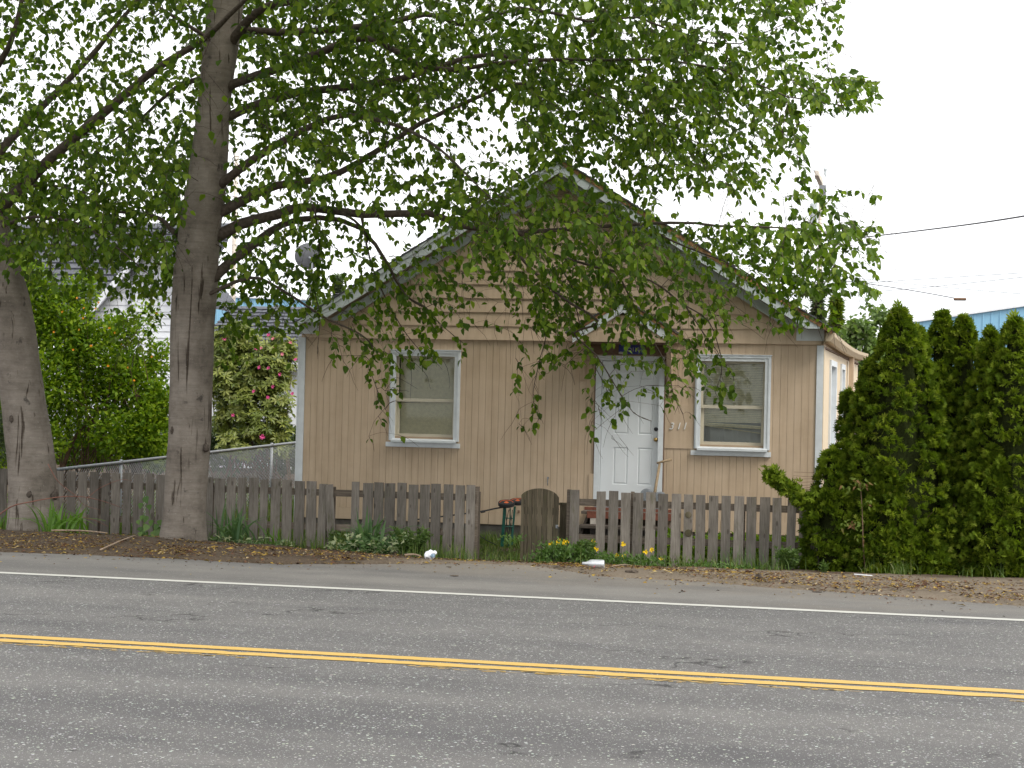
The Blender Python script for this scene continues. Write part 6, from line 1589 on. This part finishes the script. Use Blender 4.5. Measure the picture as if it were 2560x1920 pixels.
# aluminium bottle
bc = onZ(1483, 1427, -.02); bcx = np.array([bc[0], bc[1], gzf(bc[0], bc[1]) + .058])
R_ = .046; Lb = .235
prof = [(.012, -.118), (.016, -.117), (.0165, -.090), (.0185, -.088), (.0185, -.08), (.019, -.075), (.030, -.052), (.042, -.030), (R_, -.012), (R_ * .985, .02), (R_, .05), (R_, .095), (R_ * .93, .108), (R_ * .8, .116), (.03, .115), (.006, .112)]
bottle = empty('bottle', tuple(bcx), 'silver aluminium bottle with red print lying on its side by the road', 'bottle')
MB().lathe(prof, tuple(bcx), 'X', 24).build('body', M['alu'], bottle, smooth=True)
MB().lathe([(.0125, -.1195), (.0125, -.1185), (.003, -.1183)], tuple(bcx), 'X', 16).build('mouth', M['dark'], bottle)
for ch, dx, dz, s, mt in (('3', .004, -.030, .045, 'redprint'), ('2', .012, -.016, .04, 'redprint'), ('=', .030, -.012, .035, 'bluegrey')):
    cu = bpy.data.curves.new('print_mark', 'FONT'); cu.body = ch; cu.size = s; cu.extrude = .0004; o = glyph('print_mark', cu, M[mt])
    o.location = (bcx[0] + dx, bcx[1] - math.sqrt(R_ ** 2 - .022 ** 2) - .003, bcx[2] + dz); o.rotation_euler = (R2(66), 0, R2(0)); adopt(o, bottle)
# crumpled wrapper
wc = onZ(1075, 1398, -.06); mb = MB(); lr = np.random.default_rng(8); wp = empty('crumpled_wrapper', (wc[0], wc[1], gzf(wc[0], wc[1])), 'crumpled white and blue-grey paper wrapper in front of the weeds', 'litter')
def crumple(c, r, n=10, sq=(1, .8, .9)):
    vs = []; fs = []
    for i in range(n // 2 + 1):
        a = math.pi * i / (n // 2)
        for k in range(n):
            q = 2 * math.pi * k / n; d = np.array([math.sin(a) * math.cos(q), math.sin(a) * math.sin(q), math.cos(a)]); vs.append(np.array(c) + d * np.array(sq) * r * lr.uniform(.62, 1.12))
    fs = [(i * n + k, i * n + (k + 1) % n, (i + 1) * n + (k + 1) % n, (i + 1) * n + k) for i in range(n // 2) for k in range(n)]
    return vs, fs
g0 = gzf(wc[0], wc[1])
for dx, dz, r in ((-.03, .06, .05), (.0, .085, .045), (.045, .085, .035), (.015, .05, .045)): mb.add(*crumple((wc[0] + dx, wc[1], g0 + dz), r))
mb.build('paper', M['paper'], wp)
MB().add(*crumple((wc[0] + .04, wc[1] - .035, g0 + .055), .030, 8)).build('printed_panel', M['bluegrey'], wp)
p = onZ(2157, 1444, -.1); lone('paper_strip', MB().hexa([(p[0] - .095, p[1], gzf(p[0], p[1]) + .035), (p[0] + .1, p[1] - .04, gzf(p[0], p[1]) + .03), (p[0] + .1, p[1] - .01, gzf(p[0], p[1]) + .03), (p[0] - .09, p[1] + .025, gzf(p[0], p[1]) + .035), (p[0] - .095, p[1], gzf(p[0], p[1]) + .043), (p[0] + .1, p[1] - .04, gzf(p[0], p[1]) + .038), (p[0] + .1, p[1] - .01, gzf(p[0], p[1]) + .038), (p[0] - .09, p[1] + .025, gzf(p[0], p[1]) + .043)]), M['paper'], 'white paper strip on the dirt in front of the cedar hedge', 'litter')
p = onZ(1897, 1450, 0); v, f = crumple((p[0], p[1], .03), .045, 8); lone('dirt_clod', MB().add(v, f), M['limb'], 'dark brown clod on the dusty shoulder', 'clod')
p = onZ(1583, 1434, 0); mb = MB()
for k in range(5):
    v, f = crumple((p[0] + lr.normal(0, .04), p[1] + lr.normal(0, .02), .02), .03, 6, (1.3, .6, .6)); mb.add(v, f)
lone('bark_scrap', mb, M['limb'], 'dark curled scrap of bark right of the bottle', 'bark')
for (u, v, w, lab) in ((1135, 1441, .055, 'dark bark flake lying on the asphalt below the gate gap'), (1122, 1419, .04, 'small dark bark flake just below the left fence end'), (2043, 1481, .06, 'dark flat bark flake on the dust in front of the hedge')):
    p = onZ(u, v, 0); v_, f_ = crumple((p[0], p[1], .008), w, 8, (1, .35, .12)); lone('bark_flake', MB().add(v_, f_), M['limb'], lab, 'bark', False, 'bark flakes on the shoulder')

# upended reel mower behind the fence gap
mw = empty('push_mower', (-4.25, 21.7, -.37), 'green push mower stood on end with two orange-hubbed wheels, in the gate gap', 'mower')
MY = 21.7
def wheel(u, v, Y, r, tilt):
    c = onY(u, v, Y); ax = unit(np.array([.02, -.20 - tilt, 1.0])); a = unit(np.cross(ax, [0, 1, 0])); b = np.cross(ax, a)
    def ring(prof, mt, name, parent):
        n = 26; vs = [c + ax * h + rr_ * (a * math.cos(2 * math.pi * k / n) + b * math.sin(2 * math.pi * k / n)) for rr_, h in prof for k in range(n)]
        fs = [(i * n + k, i * n + (k + 1) % n, (i + 1) * n + (k + 1) % n, (i + 1) * n + k) for i in range(len(prof) - 1) for k in range(n)]
        fs.append(tuple((len(prof) - 1) * n + k for k in range(n)))
        return MB().add(vs, fs).build(name, mt, parent, smooth=False)
    w = ring([(r * .3, -.03), (r * .94, -.03), (r, -.02), (r, .015), (r * .95, .026), (r * .86, .026), (r * .84, .018)], M['tyre'], 'wheel', mw)
    ring([(r * .83, .016), (r * .82, .022), (r * .70, .012), (r * .3, .017), (r * .12, .03)], M['orange'], 'hub', w)
    return c, ax
c1_, ax1 = wheel(1266, 1259, MY - .1, .118, .06); c2_, ax2 = wheel(1294, 1254, MY + .28, .112, .02)
fr = MB()
b1 = onY(1255, 1366, MY - .1); b2 = onY(1279, 1362, MY - .02)
def bar(P0, P1, w, t):
    P0, P1 = np.asarray(P0), np.asarray(P1); s = np.array([1, 0, 0.]); f_ = np.array([0, 1, 0.])
    fr.hexa([P0 - s * w - f_ * t, P0 + s * w - f_ * t, P0 + s * w + f_ * t, P0 - s * w + f_ * t, P1 - s * w - f_ * t, P1 + s * w - f_ * t, P1 + s * w + f_ * t, P1 - s * w + f_ * t])
bar(b1, onY(1262, 1268, MY - .1), .020, .015); bar(b2, onY(1287, 1266, MY + .05), .014, .012)
bar(onY(1271, 1366, MY), onY(1276, 1270, MY), .006, .006)
for v in (1295, 1316, 1338): bar(onY(1262, v, MY - .06) - [0, 0, .008], onY(1262, v, MY - .06) + [0, 0, .008], .0, .0) if False else fr.tube([onY(1258, v, MY - .08), onY(1283, v + 1, MY)], .008, 6)
fr.build('frame', M['green'], mw)
bl_ = MB()
for k in range(4):
    pts_ = []
    for i in range(9):
        t = i / 8; q = 2 * math.pi * (k / 4) + t * 1.6; c = onY(1270 + 3 * t, 1352 - 78 * t, MY - .02); pts_.append(c + np.array([math.cos(q) * .045, math.sin(q) * .045, 0]))
    bl_.tube(pts_, .005, 4)
bl_.build('reel_blades', M['black'], mw)
hb = MB().tube(curve([onY(1262, 1267, MY - .05), onY(1235, 1272, MY - .1), onY(1200, 1279, MY - .15), onY(1100, 1292, MY - .2), onY(1030, 1300, MY - .2)], 12), .011, 7)
hb.tube([onY(1202, 1281, MY - .17), onY(1213, 1279, MY - .17)], .012, 6); hb.tube(curve([onY(1198, 1338, MY), onY(1215, 1350, MY), onY(1240, 1362, MY)], 6), .006, 5)
hb.build('handle', M['black'], mw)
# wooden steps to the door
st_ = empty('porch_steps', (-2.75, 22.8, -.37), 'weathered open wooden steps with a red-brown top edge under the door', 'steps')
for i, (y0, z) in enumerate(((22.0, -.165), (22.32, .01), (22.64, .195))):
    MB().box(-3.34, -1.97, y0, y0 + .31 + (.32 if i == 2 else 0), z - .038, z).build('tread', M['stepwood'], st_)
MB().box(-3.25, -1.99, 22.615, 22.638, .10, .20).build('nosing', M['redwood'], st_)
for x in (-3.30, -2.65, -2.03):
    MB().prism([(22.05, -.42), (23.2, -.42), (23.2, .15), (22.66, .15), (22.66, -.03), (22.34, -.03), (22.34, -.205), (22.05, -.205)], x - .02, x + .02).build('stringer', M['stepwood'], st_) if False else \
        MB().hexa([(x - .02, 22.06, -.45), (x + .02, 22.06, -.45), (x + .02, 23.2, -.45), (x - .02, 23.2, -.45), (x - .02, 22.06, -.205), (x + .02, 22.06, -.205), (x + .02, 23.2, .15), (x - .02, 23.2, .15)]).build('stringer', M['stepwood'], st_)
MB().box(-3.2, -3.12, 22.62, 22.70, .012, .155).build('block', M['pole'], st_)
MB().box(-3.34, -1.97, 22.96, 22.99, .197, .24).build('kick_board', M['redwood'], st_)
# old mower with a T handle leaning by the door
om = empty('old_mower', (-2.3, 22.5, .2), 'old mower with worn wooden T-handle and two grey wheels leaning beside the white door', 'mower')
OY = 22.45
MB().tube([onY(1637, 1232, OY), onY(1649, 1160, HY - .32)], [.022, .019], 8).tube([onY(1642, 1158, HY - .34), onY(1660, 1153, HY - .30), onY(1678, 1149, HY - .26)], [.017, .016, .018], 8).build('t_handle', M['handle'], om, smooth=True)
for (u, v, r) in ((1617, 1238, .098), (1651, 1245, .092)):
    c = onY(u, v, OY)
    w = MB().lathe([(r * .78, -.025), (r, -.02), (r, .02), (r * .78, .025), (r * .74, .0)], tuple(c), 'Y', 22).build('wheel', M['galv'], om, smooth=False)
    MB().lathe([(r * .72, .002), (r * .6, -.012), (r * .2, -.02), (r * .05, -.02)], tuple(c + [0, -.002, 0]), 'Y', 18).build('hub', M['redwood'] if u < 1630 else M['dish'], w)
MB().tube([onY(1612, 1242, OY), onY(1656, 1248, OY)], .02, 8).tube([onY(1637, 1232, OY), onY(1636, 1262, OY - .05)], .02, 6).build('axle', M['black'], om)
# an extra weathered post behind the hedge end
o = empty('fence_post', (onY(2075, 1200, 21.6)[0], 21.6, -.37), 'short weathered post beside the house corner, half hidden by cedar', 'post')
a, b = onY(2066, 1180, 21.6), onY(2084, 1250, 21.6); MB().box(a[0], b[0], 21.6, 21.7, -.45, a[2]).build('shaft', M['rail'], o); MB().box(b[0] + .003, b[0] + .9, 21.63, 21.66, .35, .45).build('rail', M['rail'], o)
